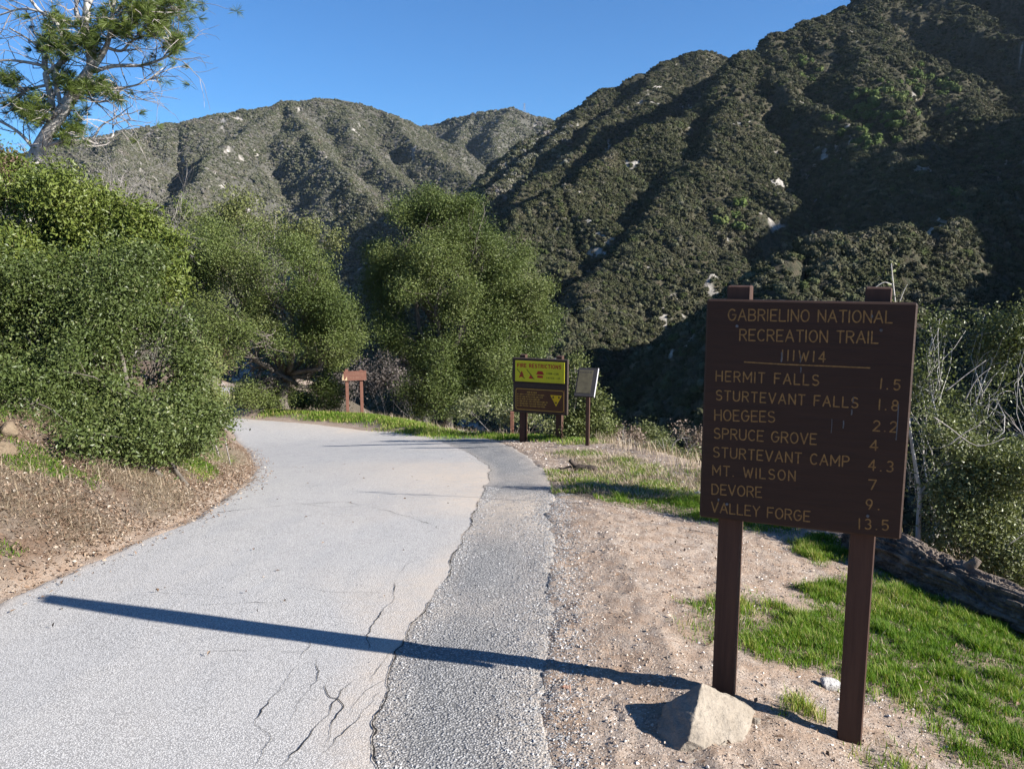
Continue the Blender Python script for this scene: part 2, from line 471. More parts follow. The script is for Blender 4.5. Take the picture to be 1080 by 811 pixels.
def bush_mat(name, stops):
    m = NT(name)
    oi = m.node("ShaderNodeObjectInfo").outputs["Random"]
    co = m.node("ShaderNodeNewGeometry").outputs["Position"]
    c = m.ramp(oi, stops)
    pn = m.noise(co, 0.022, 4, 0.6)                      # stands of different species
    c = m.mix(m.ramp(pn, [(0.36, 0.0), (0.46, 0.55), (0.54, 0.55), (0.64, 0.0)]), c, m.mix(1.0, c, (0.62, 0.74, 0.52), 'MULTIPLY'))
    c = m.mix(m.ramp(m.noise(co, 0.045, 4, 0.65), [(0.52, 0.0), (0.66, 0.7)]), c, m.mix(1.0, c, (1.45, 1.32, 1.30), 'MULTIPLY'))
    c = m.mix(m.ramp(m.noise(co, 1.1, 3, 0.6), [(0.35, 0.5), (0.65, 0.0)]), c, m.mix(0.55, c, (0.02, 0.02, 0.012)))
    m.bsdf(c, 0.85, spec=0.12)
    return m.m
MAT_CHAP = bush_mat("chaparral", [(0.0, (0.047, 0.048, 0.023)), (0.26, (0.060, 0.059, 0.030)), (0.48, (0.082, 0.073, 0.048)), (0.64, (0.036, 0.041, 0.019)), (0.80, (0.111, 0.099, 0.074)), (0.93, (0.065, 0.077, 0.026)), (1.0, (0.144, 0.129, 0.101))])
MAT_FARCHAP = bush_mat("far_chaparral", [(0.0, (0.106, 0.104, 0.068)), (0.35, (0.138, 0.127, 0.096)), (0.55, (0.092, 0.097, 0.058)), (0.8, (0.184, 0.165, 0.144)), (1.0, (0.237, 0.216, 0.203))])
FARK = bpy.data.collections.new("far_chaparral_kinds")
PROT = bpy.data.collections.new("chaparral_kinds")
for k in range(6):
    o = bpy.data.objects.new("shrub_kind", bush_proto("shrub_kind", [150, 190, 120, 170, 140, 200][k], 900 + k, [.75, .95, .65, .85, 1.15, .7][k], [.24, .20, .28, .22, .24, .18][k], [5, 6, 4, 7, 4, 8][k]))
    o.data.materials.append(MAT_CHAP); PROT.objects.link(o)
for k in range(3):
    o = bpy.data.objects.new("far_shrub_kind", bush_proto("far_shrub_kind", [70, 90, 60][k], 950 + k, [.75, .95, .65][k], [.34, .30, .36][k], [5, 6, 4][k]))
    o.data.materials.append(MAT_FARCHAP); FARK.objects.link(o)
def scatter(name, P, scale, rot, coll, pick=None):
    """one object that carries a shrub on every point"""
    me = bpy.data.meshes.new(name); me.vertices.add(len(P)); me.vertices.foreach_set("co", np.asarray(P, np.float32).ravel())
    attr(me, "sc", scale); attr(me, "rz", rot)
    o = link(name, me)
    g = bpy.data.node_groups.new(name, 'GeometryNodeTree')
    g.interface.new_socket("Geometry", in_out='INPUT', socket_type='NodeSocketGeometry')
    g.interface.new_socket("Geometry", in_out='OUTPUT', socket_type='NodeSocketGeometry')
    N, L = g.nodes, g.links
    gi = N.new("NodeGroupInput"); go = N.new("NodeGroupOutput")
    ci = N.new("GeometryNodeCollectionInfo"); ci.inputs[0].default_value = coll; ci.inputs[1].default_value = True; ci.inputs[2].default_value = True
    ip = N.new("GeometryNodeInstanceOnPoints"); ip.inputs["Pick Instance"].default_value = True
    a1 = N.new("GeometryNodeInputNamedAttribute"); a1.data_type = 'FLOAT'; a1.inputs[0].default_value = "sc"
    a2 = N.new("GeometryNodeInputNamedAttribute"); a2.data_type = 'FLOAT'; a2.inputs[0].default_value = "rz"
    cx = N.new("ShaderNodeCombineXYZ")
    L.new(gi.outputs[0], ip.inputs["Points"]); L.new(ci.outputs[0], ip.inputs["Instance"])
    L.new(a1.outputs[0], ip.inputs["Scale"]); L.new(a2.outputs[0], cx.inputs[2]); L.new(cx.outputs[0], ip.inputs["Rotation"])
    L.new(ip.outputs[0], go.inputs[0])
    md = o.modifiers.new("scatter", 'NODES'); md.node_group = g
    return o
def scatter_points(n, rmin, rmax, a0, a1, seed):
    """even density per square metre over a sector"""
    r = np.random.default_rng(seed)
    A = np.radians(r.uniform(a0, a1, n)); Q = np.sqrt(r.uniform(rmin ** 2, rmax ** 2, n))
    return np.sin(A) * Q, np.cos(A) * Q, r
def visible(x, y, z, lift):
    """keep what the frame (and a step to the side) can see, by walking the line of sight over the land"""
    ok = np.ones(len(x), bool)
    for t in np.linspace(0.06, 0.97, 36):
        h = land_fast(x * t, y * t)
        ok &= (EYE + (z + lift - EYE) * t) > h - 6 - 0.006 * np.hypot(x, y)
    return ok
# a quick look-up of the land's height
_ga = np.radians(np.linspace(-75, 125, 1400)); _gr = np.geomspace(58, 5200, 800)
_gA, _gR = np.meshgrid(_ga, _gr)
_gZ = land(np.sin(_gA) * _gR, np.cos(_gA) * _gR)
def land_fast(x, y):
    a = (np.arctan2(x, y) - _ga[0]) / (_ga[1] - _ga[0]); q = np.log(np.maximum(np.hypot(x, y), 58) / 58) / math.log(5200 / 58) * 799
    a = np.clip(a, 0, 1398.999); q = np.clip(q, 0, 798.999)
    ai = a.astype(int); qi = q.astype(int); fa = a - ai; fq = q - qi
    z = (_gZ[qi, ai] * (1 - fa) + _gZ[qi, ai + 1] * fa) * (1 - fq) + (_gZ[qi + 1, ai] * (1 - fa) + _gZ[qi + 1, ai + 1] * fa) * fq
    return np.where(np.hypot(x, y) < 58, -300.0, z)
def cover(sets):
    out = []
    for (n, r0, r1, a0, a1, s0, s1, pw, thr, seed) in sets:
        x, y, r = scatter_points(n, r0, r1, a0, a1, 1000 + seed)
        z = land_fast(x, y)
        rk = rockmask(x, y, z)
        keep = (r.uniform(size=n) > rk * 0.94) & (fbm(x / 23, y / 23, 77, 3) + r.uniform(-.5, .5, n) > thr)
        keep &= visible(x, y, z, 3)
        x, y, z = x[keep], y[keep], z[keep]
        sc = (s0 + (s1 - s0) * r.uniform(size=len(x)) ** pw) * (1 + 0.35 * fbm(x / 45, y / 45, 79, 3))
        out.append(np.c_[x, y, z - 0.12 * sc, sc, r.uniform(0, 6.28, len(x))])
    return np.vstack(out)
Q = cover(((16000, 75, 320, -20, 38, 2.0, 7.5, 1.9, -.22, 1), (190000, 320, 760, -12, 37, 1.2, 7.0, 2.8, -.26, 2), (240000, 700, 1500, -12, 37, 1.6, 7.0, 2.6, -.28, 3), (60000, 150, 900, 36, 58, 2.4, 8.0, 2.2, -.3, 6), (30000, 900, 1500, 36, 58, 3.4, 9.0, 2.2, -.3, 7)))
o = scatter("chaparral", Q[:, :3], Q[:, 3], Q[:, 4], PROT)
tag(o, "dense dark chaparral scrub covering the near mountain at the right", "scrub", kind="stuff")
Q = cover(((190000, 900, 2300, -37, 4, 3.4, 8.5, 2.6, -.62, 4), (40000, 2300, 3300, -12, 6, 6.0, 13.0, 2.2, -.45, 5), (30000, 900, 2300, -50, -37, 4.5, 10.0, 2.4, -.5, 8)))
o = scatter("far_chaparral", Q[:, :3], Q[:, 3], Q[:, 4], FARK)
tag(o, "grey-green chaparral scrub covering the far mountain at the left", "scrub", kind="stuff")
# greener trees along the wet bottom of the right-hand bowl
GREENK = bpy.data.collections.new("valley_tree_kinds")
MAT_GREEN = bush_mat("valley_tree_leaf", [(0.0, (0.056, 0.079, 0.021)), (0.5, (0.079, 0.109, 0.030)), (1.0, (0.109, 0.131, 0.045))])
for k in range(3):
    o = bpy.data.objects.new("valley_tree_kind", bush_proto("valley_tree_kind", [170, 200, 150][k], 970 + k, [1.0, 1.2, .9][k], [.22, .2, .24][k], [6, 7, 5][k]))
    o.data.materials.append(MAT_GREEN); GREENK.objects.link(o)
r = np.random.default_rng(971); pts = []
for (px0, py0, px1, py1, w, n) in ((845, 60, 862, 100, 8, 10), (872, 120, 935, 158, 10, 26), (905, 100, 985, 85, 14, 34), (900, 115, 960, 130, 12, 26), (985, 92, 1010, 108, 10, 8), (760, 215, 790, 250, 10, 5), (1000, 205, 1020, 215, 6, 4)):
    for _ in range(n):
        t = r.uniform(); d = ray(px0 + (px1 - px0) * t + w * r.normal() * .7, py0 + (py1 - py0) * t + w * r.normal() * .6)
        ds = np.geomspace(200, 2500, 1200); h = EYE + d[2] * ds - land_fast(d[0] * ds, ds)
        k = int(np.argmax(h < 0))
        if h[k] < 0: pts.append((d[0] * ds[k], ds[k], EYE + d[2] * ds[k]))
pts = np.array(pts)
o = scatter("valley_trees", pts - np.array([0, 0, 1.0]), r.uniform(7, 13, len(pts)), r.uniform(0, 6.28, len(pts)), GREENK)
tag(o, "brighter green trees along the bottom of the shaded bowl at the right", "trees", kind="stuff")
# ------------------------------------------------------------------ near ground
RE_PX = [(352, 900), (395, 811), (400, 745), (420, 690), (452, 640), (478, 590), (496, 550), (512, 515), (517, 495), (500, 482), (470, 468), (455, 462), (436, 455)]
PE_PX = [(600, 900), (598, 811), (585, 745), (590, 690), (592, 640), (590, 590), (588, 550), (590, 520), (582, 500), (560, 480), (530, 466), (505, 458), (478, 450)]
RE = np.array([plan(*p) for p in RE_PX]); PE = np.array([plan(*p) for p in PE_PX])
RE = np.vstack([[[-0.5, -30], [-0.45, -3]], RE, [[-3.6, 20.0], [-5.6, 22.1], [-8.4, 24.2], [-11.2, 27.5], [-12.2, 32], [-12.9, 38], [-13.3, 43.5]]])
PE = np.vstack([[[0.35, -30], [0.3, -3]], PE])
def resample(P, step):
    P = np.asarray(P, float)
    s = np.concatenate([[0], np.cumsum(np.hypot(*np.diff(P[:, :2], axis=0).T))])
    t = np.arange(0, s[-1], step)
    Q = np.stack([np.interp(t, s, P[:, k]) for k in range(P.shape[1])], 1)
    k = 5                                        # round the corners
    for _ in range(2):
        Qs = Q.copy()
        Qs[1:-1] = (Q[:-2] + 2 * Q[1:-1] + Q[2:]) / 4
        Q = Qs
    return Q
def jit(P, amp, scale, seed):
    t = np.gradient(P, axis=0); t /= np.linalg.norm(t, axis=1, keepdims=True)
    nrm = np.stack([t[:, 1], -t[:, 0]], 1)
    s = np.concatenate([[0], np.cumsum(np.hypot(*np.diff(P, axis=0).T))])
    w = amp * fbm(s / scale, s * 0 + seed, seed, 4, 0.6)
    return P + nrm * w[:, None]
def inside(x, y, poly):
    """even-odd test, vectorised over the points"""
    x = np.asarray(x); y = np.asarray(y)
    r = np.zeros(x.shape, bool)
    n = len(poly)
    for i in range(n):
        (x0, y0), (x1, y1) = poly[i], poly[(i + 1) % n]
        c = ((y0 > y) != (y1 > y))
        if c.any():
            with np.errstate(divide='ignore', invalid='ignore'):
                xx = (x1 - x0) * (y - y0) / (y1 - y0) + x0
            r ^= c & (x < xx)
    return r
TOE_J = jit(jit(resample(TOE, 0.05), 0.07, 0.6, 3), 0.03, 0.12, 4)
RE_J = jit(resample(RE, 0.05), 0.05, 0.35, 5)
PE_J = jit(resample(PE, 0.05), 0.06, 0.3, 8)
def near_fine(x, y, coarse, fine, reach=0.7):
    """distance to a jittered edge; only worked out close to it"""
    x = np.asarray(x, float); y = np.asarray(y, float)
    out = near_poly(x, y, coarse)[0]
    m_ = (out < reach) & (y > -3) & (y < 45)
    if m_.any():
        xm, ym = x[m_], y[m_]; res = np.full(xm.shape, 9.0)
        o_ = np.argsort(ym); ys_ = ym[o_]
        for i_ in range(len(fine) - 1):               # each short piece looks only at the points beside it
            lo_, hi_ = sorted((fine[i_, 1], fine[i_ + 1, 1]))
            a_, b_ = np.searchsorted(ys_, [lo_ - .45, hi_ + .45])
            if b_ <= a_: continue
            k_ = o_[a_:b_]
            dx, dy = fine[i_ + 1] - fine[i_]; t_ = np.clip(((xm[k_] - fine[i_, 0]) * dx + (ym[k_] - fine[i_, 1]) * dy) / (dx * dx + dy * dy + 1e-12), 0, 1)
            res[k_] = np.minimum(res[k_], np.hypot(xm[k_] - fine[i_, 0] - t_ * dx, ym[k_] - fine[i_, 1] - t_ * dy))
        out[m_] = np.minimum(res, np.maximum(out[m_], .4) + 0 * res)
    return out
SHOULDER = np.vstack([RE[0:15], PE[::-1]])

def px_of(x, y, z):
    """photo pixel of a point (used only to look up where the photograph has grass)"""
    dz = z - EYE
    zc = y * cp - dz * sp_
    return PW / 2 + FPX * x / zc, PH / 2 - FPX * (dz * cp + y * sp_) / zc
# grass patches on the shoulder, as plan polygons
def plan_g(px, py):
    r = ray(px, py); ds = np.linspace(0.8, 60, 5000)
    gap = EYE + r[2] * ds - ground(r[0] * ds, ds)
    k = np.argmax(gap < 0) if (gap < 0).any() else np.argmin(gap)
    return (r[0] * ds[k], ds[k])
G_NEAR = [plan_g(*p) for p in [(925, 585), (960, 600), (1000, 640), (1080, 665), (1180, 720), (1300, 900), (1000, 811), (985, 780), (940, 725), (905, 735), (870, 700), (800, 690), (795, 665), (830, 648), (880, 660), (915, 640)]]
G_MID = [plan_g(*p) for p in [(592, 500), (630, 492), (610, 478), (650, 484), (700, 494), (745, 512), (800, 535), (800, 552), (740, 540), (690, 532), (640, 528), (592, 520)]]
G_MID2 = [plan_g(*p) for p in [(838, 580), (868, 566), (905, 575), (900, 590), (860, 592)]]
G_MID3 = [plan_g(*p) for p in [(850, 625), (880, 615), (890, 632), (860, 640)]]
G_MID4 = [plan_g(*p) for p in [(730, 640), (765, 632), (795, 640), (780, 652), (740, 650)]]
G_TUFT = [plan_g(*p) for p in [(812, 748), (850, 742), (862, 756), (820, 760)]]
G_LIP = [(-0.35, 16.6), (0.9, 14.6), (1.3, 13.9), (0.95, 15.6), (-0.4, 17.7), (-2.2, 20.6), (-4.0, 23.7), (-6.6, 25.2), (-7.2, 24.6), (-4.3, 22.4), (-2.6, 19.6), (-1.2, 17.6)]
def grass_amount(x, y):
    g = np.zeros(np.shape(x))
    for P, soft in ((G_NEAR, .34), (G_MID, .45), (G_MID2, .12), (G_MID3, .12), (G_MID4, .12), (G_TUFT, .07), (G_LIP, .5)):
        P = np.array(P)
        bx = (x > P[:, 0].min() - 1) & (x < P[:, 0].max() + 1) & (y > P[:, 1].min() - 1) & (y < P[:, 1].max() + 1)
        if not bx.any(): continue
        xx, yy = x[bx], y[bx]
        d = near_poly(xx, yy, np.vstack([P, P[:1]]))[0]
        sg = np.where(inside(xx, yy, P), d, -d)
        a = sstep(-soft, soft * .5, sg + 1.3 * soft * fbm(xx * 2.2 / max(soft * 3, .3), yy * 2.2 / max(soft * 3, .3), 301, 4))
        g[bx] = np.maximum(g[bx], a)
    return g
def green_bank(x, y):
    """green weeds on the cut bank at the left"""
    d, _, _, s = near_poly(x, y, TOE)
    a = sstep(-0.10, 0.26, fbm(x * 1.1, y * 1.1, 401, 4) + 0.25 * fbm(x * 4, y * 4, 402, 2)) * (s < 0) * sstep(0.15, 0.4, d) * (1 - sstep(1.6, 2.4, d))
    return a

def ground_fine(x, y):
    z = ground(x, y)
    r = np.hypot(x, y + 2)
    f = 1 - sstep(14, 30, r)
    d = near_poly(x, y, RE)
    onroad = inside(x, y, np.vstack([TOE, RE[::-1]])) | inside(x, y, SHOULDER)
    de0 = np.minimum(near_fine(x, y, TOE, TOE_J), near_fine(x, y, PE, PE_J))
    rough = np.where(onroad & (de0 > .07), 0.0, 1.0)
    z = z + rough * f * (0.020 * fbm(x * 2.1, y * 2.1, 501, 3) + 0.012 * fbm(x * 8, y * 8, 503, 3) + 0.006 * fbm(x * 26, y * 26, 505, 2))
    de = de0
    far_ = sstep(17.5, 18.5, y)
    de = de * (1 - far_) + np.minimum(near_poly(x, y, TOE)[0], d[0]) * far_
    return z - np.where(onroad, 0.045 * sstep(0.03, 0.22, de), 0.0) + 0.003 * np.exp(-(de / 0.05) ** 2)
az = np.concatenate([np.linspace(-180, -62, 60, endpoint=False), np.linspace(-62, 62, 1000, endpoint=False), np.linspace(62, 180, 60)])
rr = np.concatenate([[0.05, 0.6, 1.2, 1.8, 2.4], np.geomspace(2.9, 75, 560)])
V, F, X, Y, Z = polar_mesh("ground", 0, -2, az, rr, lambda x, y: ground_fine(x, y))
me = new_mesh("ground", V, F, True)
xf, yf = X.ravel(), Y.ravel()
dl, _, _, sl = near_poly(xf, yf, LIP); dt, _, _, st = near_poly(xf, yf, TOE)
GA = grass_amount(xf, yf)
attr(me, "grass", GA)
attr(me, "bank", sstep(-0.1, 0.25, np.where(st < 0, dt, -dt)))
attr(me, "wild", sstep(0.2, 1.6, np.where(sl > 0, dl, -dl)))
m = NT("dirt")
co = m.node("ShaderNodeNewGeometry").outputs["Position"]
big = m.noise(co, 0.9, 5, 0.6); mid = m.noise(co, 6, 6, 0.65); fine = m.noise(co, 60, 5, 0.7)
dirt = m.mix(m.ramp(big, [(0.3, 0.0), (0.7, 1.0)]), (0.325, 0.258, 0.205), (0.435, 0.365, 0.305))
dirt = m.mix(m.ramp(mid, [(0.42, 0.0), (0.62, 1.0)]), dirt, (0.30, 0.215, 0.155))
dirt = m.mix(m.ramp(fine, [(0.35, 0.75), (0.65, 0.0)]), dirt, (0.17, 0.12, 0.085))
vor = m.node("ShaderNodeTexVoronoi", {"Vector": co, "Scale": 70.0})
grit = m.ramp(vor.outputs["Distance"], [(0.22, 1.0), (0.34, 0.0)])
gritc = m.mix(m.ramp(m.math('FRACT', m.math('MULTIPLY', vor.outputs["Color"], 7.3)), [(0.2, 0.0), (0.8, 1.0)]), (0.22, 0.17, 0.13), (0.58, 0.52, 0.45))
dirt = m.mix(m.math('MULTIPLY', grit, 0.7), dirt, gritc)
bankc = m.mix(m.ramp(mid, [(0.3, 0.0), (0.7, 1.0)]), (0.085, 0.064, 0.048), (0.165, 0.130, 0.100))
bankc = m.mix(m.ramp(m.noise(co, 2.2, 5, 0.7), [(0.45, 0.0), (0.6, 1.0)]), bankc, (0.115, 0.075, 0.050))
col = m.mix(m.attr("bank"), dirt, bankc)
col = m.mix(m.math('MULTIPLY', m.attr("grass"), 0.75), col, m.mix(mid, (0.10, 0.085, 0.05), (0.17, 0.13, 0.08)))
col = m.mix(m.attr("wild"), col, m.mix(mid, (0.07, 0.058, 0.04), (0.13, 0.105, 0.075)))
h = m.math('ADD', m.math('MULTIPLY', mid, 0.5), m.math('ADD', m.math('MULTIPLY', fine, 0.25), m.math('MULTIPLY', grit, 0.35)))
m.bsdf(col, 0.95, m.bump(h, 0.9, 0.03), spec=0.15)
gr = link("ground", me, m.m); tag(gr, kind="structure")

# ------------------------------------------------------------------ the paved road and its patched shoulder
def asphalt(name, dark, light, grit_scale, bumpiness, coarse):
    m = NT(name)
    co = m.node("ShaderNodeNewGeometry").outputs["Position"]
    v = m.node("ShaderNodeTexVoronoi", {"Vector": co, "Scale": grit_scale})
    rnd = m.math('FRACT', m.math('MULTIPLY', v.outputs["Color"], 5.7))
    big = m.noise(co, 0.6, 5, 0.6); mid = m.noise(co, 4.0, 5, 0.65)
    c = m.mix(m.ramp(rnd, [(0.05, 0.0), (0.95, 1.0)]), dark, light)
    c = m.mix(m.ramp(v.outputs["Distance"], [(0.30, 0.0), (0.55, 0.85)]), c, tuple(0.35 * q for q in dark))
    c = m.mix(m.ramp(big, [(0.35, 0.35), (0.65, 0.0)]), c, tuple(0.75 * q for q in dark))
    c = m.mix(m.ramp(mid, [(0.35, 0.3), (0.6, 0.0)]), c, tuple(0.8 * q for q in dark))
    st = m.noise(m.node("ShaderNodeMapping", {"Vector": co, "Scale": (1.6, .45, 1)}).outputs[0], 0.9, 5, .7)
    c = m.mix(m.ramp(st, [(0.34, 0.0), (0.5, .28), (0.58, 0.0)]), c, m.mix(1.0, c, (1.22, 1.18, 1.12), 'MULTIPLY'))
    c = m.mix(m.ramp(m.noise(co, 1.7, 6, .75), [(0.60, 0.0), (0.72, .45)]), c, m.mix(1.0, c, (.72, .71, .70), 'MULTIPLY'))
    dust = m.math('MULTIPLY', m.attr("dust"), m.ramp(m.noise(co, 9, 6, 0.7), [(0.25, 0.25), (0.6, 1.0)]))
    c = m.mix(dust, c, (0.50, 0.41, 0.32))
    h = m.math('ADD', m.math('MULTIPLY', m.math('SUBTRACT', 1.0, v.outputs["Distance"]), 0.6), m.math('MULTIPLY', m.noise(co, coarse, 4, 0.7), 0.8))
    m.bsdf(c, 0.9, m.bump(h, bumpiness, 0.012), spec=0.2)
    return m.m
MAT_ROAD = asphalt("pale_asphalt", (0.47, 0.457, 0.443), (0.66, 0.642, 0.617), 150.0, 0.28, 60)
MAT_PATCH = asphalt("patched_asphalt", (0.25, 0.247, 0.243), (0.47, 0.461, 0.448), 95.0, 0.7, 35)
mk = NT("crack"); mk.bsdf((0.035, 0.032, 0.03), 1.0, spec=0.0); MAT_CRACK = mk.m
def loft(A, B, ncol, zfn, thick=0.10, sides=(1, 1)):
    """strip between two edge lines of equal length, with sides that go down into the ground"""
    t = np.linspace(0, 1, ncol)
    P = A[:, None] * (1 - t)[None, :, None] + B[:, None] * t[None, :, None]
    X, Y = P[..., 0], P[..., 1]
    Z = zfn(X, Y)
    P3 = np.stack([X, Y, Z], -1)
    L = P3[:, :1].copy(); L[..., 2] -= thick
    Rr = P3[:, -1:].copy(); Rr[..., 2] -= thick
    P3 = np.concatenate(([L] if sides[0] else []) + [P3] + ([Rr] if sides[1] else []), 1)
    nr, nc = P3.shape[:2]
    i = np.arange(nr - 1)[:, None] * nc + np.arange(nc - 1)[None]
    f = np.stack([i, i + 1, i + nc + 1, i + nc], -1).reshape(-1, 4)
    return P3.reshape(-1, 3), f, P3
def even(P, n):
    s = np.concatenate([[0], np.cumsum(np.hypot(*np.diff(P, axis=0).T))])
    w = np.interp(s, s, s)
    # denser rows near the camera
    dens = np.cumsum(np.concatenate([[0], np.diff(s) / (0.03 + 0.018 * np.abs((P[1:, 1] + P[:-1, 1]) / 2))])); dens /= dens[-1]
    t = np.interp(np.linspace(0, 1, n), dens, s)
    return np.stack([np.interp(t, s, P[:, 0]), np.interp(t, s, P[:, 1])], 1)
def road_z(x, y):
    e = near_fine(x, y, TOE, TOE_J)
    return zroad(x, y) - 0.022 * np.exp(-(e / 0.045) ** 2) + 0.008 + 0.006 * fbm(x * 1.1, y * 1.1, 601, 3) - 0.19 * np.clip(x - 0.75, 0, 6) * (1 - sstep(4.5, 10.5, y)) * sstep(-3, 1, y)
NR = 700
# the two edges do not run at the same pace: pair rows by their share of the length past matching stations
def pair(A, B, stations):
    oa, ob = [], []
    for (a0, a1, b0, b1, n) in stations:
        ia = (A[:, 1] >= a0) & (A[:, 1] < a1); ib = (B[:, 1] >= b0) & (B[:, 1] < b1)
        oa.append(even(A[ia], n)); ob.append(even(B[ib], n))
    return np.vstack(oa), np.vstack(ob)
EA, EB = pair(TOE_J, RE_J, [(-30, 1.5, -30, 1.2, 60), (1.5, 9.0, 1.2, 8.0, 330), (9.0, 18.0, 8.0, 17.0, 260), (18.0, 44, 17.0, 44, 160)])
V, F, P3 = loft(EA, EB, 90, road_z, .1, (1, 0))
dR, _, _, _ = near_poly(V[:, 0], V[:, 1], RE)
dT, _, _, _ = near_poly(V[:, 0], V[:, 1], TOE)
dust = 0.16 * np.exp(-(dR / 0.20) ** 2) + 0.75 * np.exp(-(dT / 0.10) ** 2)
dust += 0.35 * sstep(0.05, 0.35, fbm(V[:, 0] * .8, V[:, 1] * .5, 611, 3)) * np.exp(-(dR / 0.9) ** 2)
for (px, py, rad, amt) in ((470, 505, 0.9, .45), (430, 492, 1.0, .4), (540, 530, .6, .4), (400, 452, 1.6, .45), (340, 447, 1.6, .4)):
    q = plan(px, py); dust += amt * np.exp(-((V[:, 0] - q[0]) ** 2 + (V[:, 1] - q[1]) ** 2) / rad ** 2)
me = new_mesh("road", V, F, True); attr(me, "dust", np.clip(dust, 0, 0.9))
me.materials.append(MAT_ROAD)
road = link("road", me); tag(road, kind="structure")
# cracks: thin open seams, lying in the road's own mesh
def crack_strip(mb, pxs, w0, seed, zf):
    P = np.array([plan(*p) for p in pxs])
    P = resample(P, 0.02)
    if len(P) < 4: return
    P = jit(P, 0.030, 0.18, seed); P = jit(P, 0.010, 0.03, seed + 1)
    t = np.gradient(P, axis=0); t /= np.linalg.norm(t, axis=1, keepdims=True) + 1e-9
    nrm = np.stack([t[:, 1], -t[:, 0]], 1)
    s = np.arange(len(P))
    w = .45 * w0 * np.clip(0.75 + .8 * vn(s / 6.0, s * 0 + seed, seed), 0.35, 1.5) * np.clip(np.minimum(s, s[::-1]) / 6.0, 0.1, 1)
    A = P + nrm * w[:, None] / 2; B = P - nrm * w[:, None] / 2
    v = np.concatenate([np.c_[A, zf(A[:, 0], A[:, 1]) + 0.003], np.c_[B, zf(B[:, 0], B[:, 1]) + 0.003]])
    n = len(P); i = np.arange(n - 1)
    mb.add(v, np.stack([i, i + 1, n + i + 1, n + i], 1))
mb = MB()
CR = [([(330, 811), (352, 788), (372, 765), (395, 742), (404, 730)], .009), ([(318, 700), (328, 672)], .006), ([(280, 690), (350, 690)], .004), ([(150, 625), (250, 632)], .003), ([(385, 720), (405, 700), (425, 680)], .006), ([(418, 612), (430, 596), (446, 590)], .005), ([(266, 811), (290, 775), (268, 765), (300, 720), (315, 700)], .010), ([(296, 811), (330, 770), (355, 745), (372, 720)], .011), ([(340, 790), (360, 745), (340, 735), (345, 715)], .008),
      ([(300, 765), (325, 735), (338, 715), (332, 695)], .007), ([(385, 688), (392, 660), (415, 630), (420, 612)], .009), ([(365, 760), (385, 735), (410, 715)], .006), ([(238, 811), (255, 790)], .005),
      ([(200, 640), (260, 638), (300, 637)], .005), ([(200, 688), (245, 687), (280, 688)], .004), ([(320, 623), (360, 625), (410, 626)], .004),
      ([(205, 545), (260, 538), (320, 532), (365, 530), (385, 535)], .011), ([(385, 535), (430, 545), (460, 556), (462, 560)], .009), ([(310, 531), (350, 536), (385, 535)], .008),
      ([(395, 475), (420, 478), (470, 477), (520, 470)], .012)]
for k, (p, w) in enumerate(CR): crack_strip(mb, p, w, 700 + k * 3, lambda x, y: road_z(x, y))
mc = mb.mesh("road_cracks")
mb2 = MB()                                       # the broken seam where the dark strip meets the pale pavement
_q = RE_J[(RE_J[:, 1] > 1.3) & (RE_J[:, 1] < 14.5)]
for k, (a, b, w) in enumerate(((0, 1.15, .030), (.9, 2.3, .022), (2.2, 3.2, .030), (3.5, 4.6, .018), (4.8, 6.2, .024), (6.4, 7.3, .016), (7.6, 9.6, .022), (10.2, 11.6, .020))):
    P = _q[(np.arange(len(_q)) * .05 >= a) & (np.arange(len(_q)) * .05 < b)]
    if len(P) < 6: continue
    P = resample(P, .02); P = jit(P, .016, .06, 760 + k)
    t = np.gradient(P, axis=0); t /= np.linalg.norm(t, axis=1, keepdims=True) + 1e-9; nrm = np.stack([t[:, 1], -t[:, 0]], 1); s_ = np.arange(len(P))
    w_ = w * np.clip(.35 + 1.2 * vn(s_ / 4.0, s_ * 0 + k, 765), .06, 1.3) * .22 * np.clip(np.minimum(s_, s_[::-1]) / 8.0, .1, 1)
    A_ = P + nrm * (.007 + w_)[:, None]; B_ = P + nrm * .004
    v_ = np.concatenate([np.c_[A_, road_z(A_[:, 0], A_[:, 1]) + .0045], np.c_[B_, road_z(B_[:, 0], B_[:, 1]) + .0045]]); n_ = len(P); i_ = np.arange(n_ - 1)
    mb2.add(v_, np.stack([i_, i_ + 1, n_ + i_ + 1, n_ + i_], 1))
o = link("broken_seam", mb2.mesh("broken_seam"), MAT_CRACK, road)
o = link("crack", mc, MAT_CRACK, road)
# the darker strip between the pale pavement and the dirt
RU = RE_J.copy(); _t = np.gradient(RU, axis=0); _t /= np.linalg.norm(_t, axis=1, keepdims=True); RU += np.stack([-_t[:, 1], _t[:, 0]], 1) * .035
PA, PB = pair(RU, PE_J, [(-30, 1.2, -30, 1.2, 50), (1.2, 8.0, 1.2, 8.0, 360), (8.0, 18.3, 8.0, 18.3, 260)])
def patch_z(x, y):
    e = near_fine(x, y, PE, PE_J)
    w = np.minimum(near_fine(x, y, RE, RE_J), e)
    return road_z(x, y) - 0.003 - 0.003 * sstep(0.0, 0.12, w) - 0.024 * np.exp(-(e / 0.05) ** 2) + 0.010 * fbm(x * 3.1, y * 3.1, 621, 3) * sstep(0.0, 0.2, w)
V, F, P3 = loft(PA, PB, 40, patch_z, 0.12, (0, 1))
dP, _, _, _ = near_poly(V[:, 0], V[:, 1], PE)
dR, _, _, _ = near_poly(V[:, 0], V[:, 1], RE)
dust = 0.5 * np.exp(-(dP / 0.22) ** 2) + 0.25 * np.exp(-(dR / 0.10) ** 2)
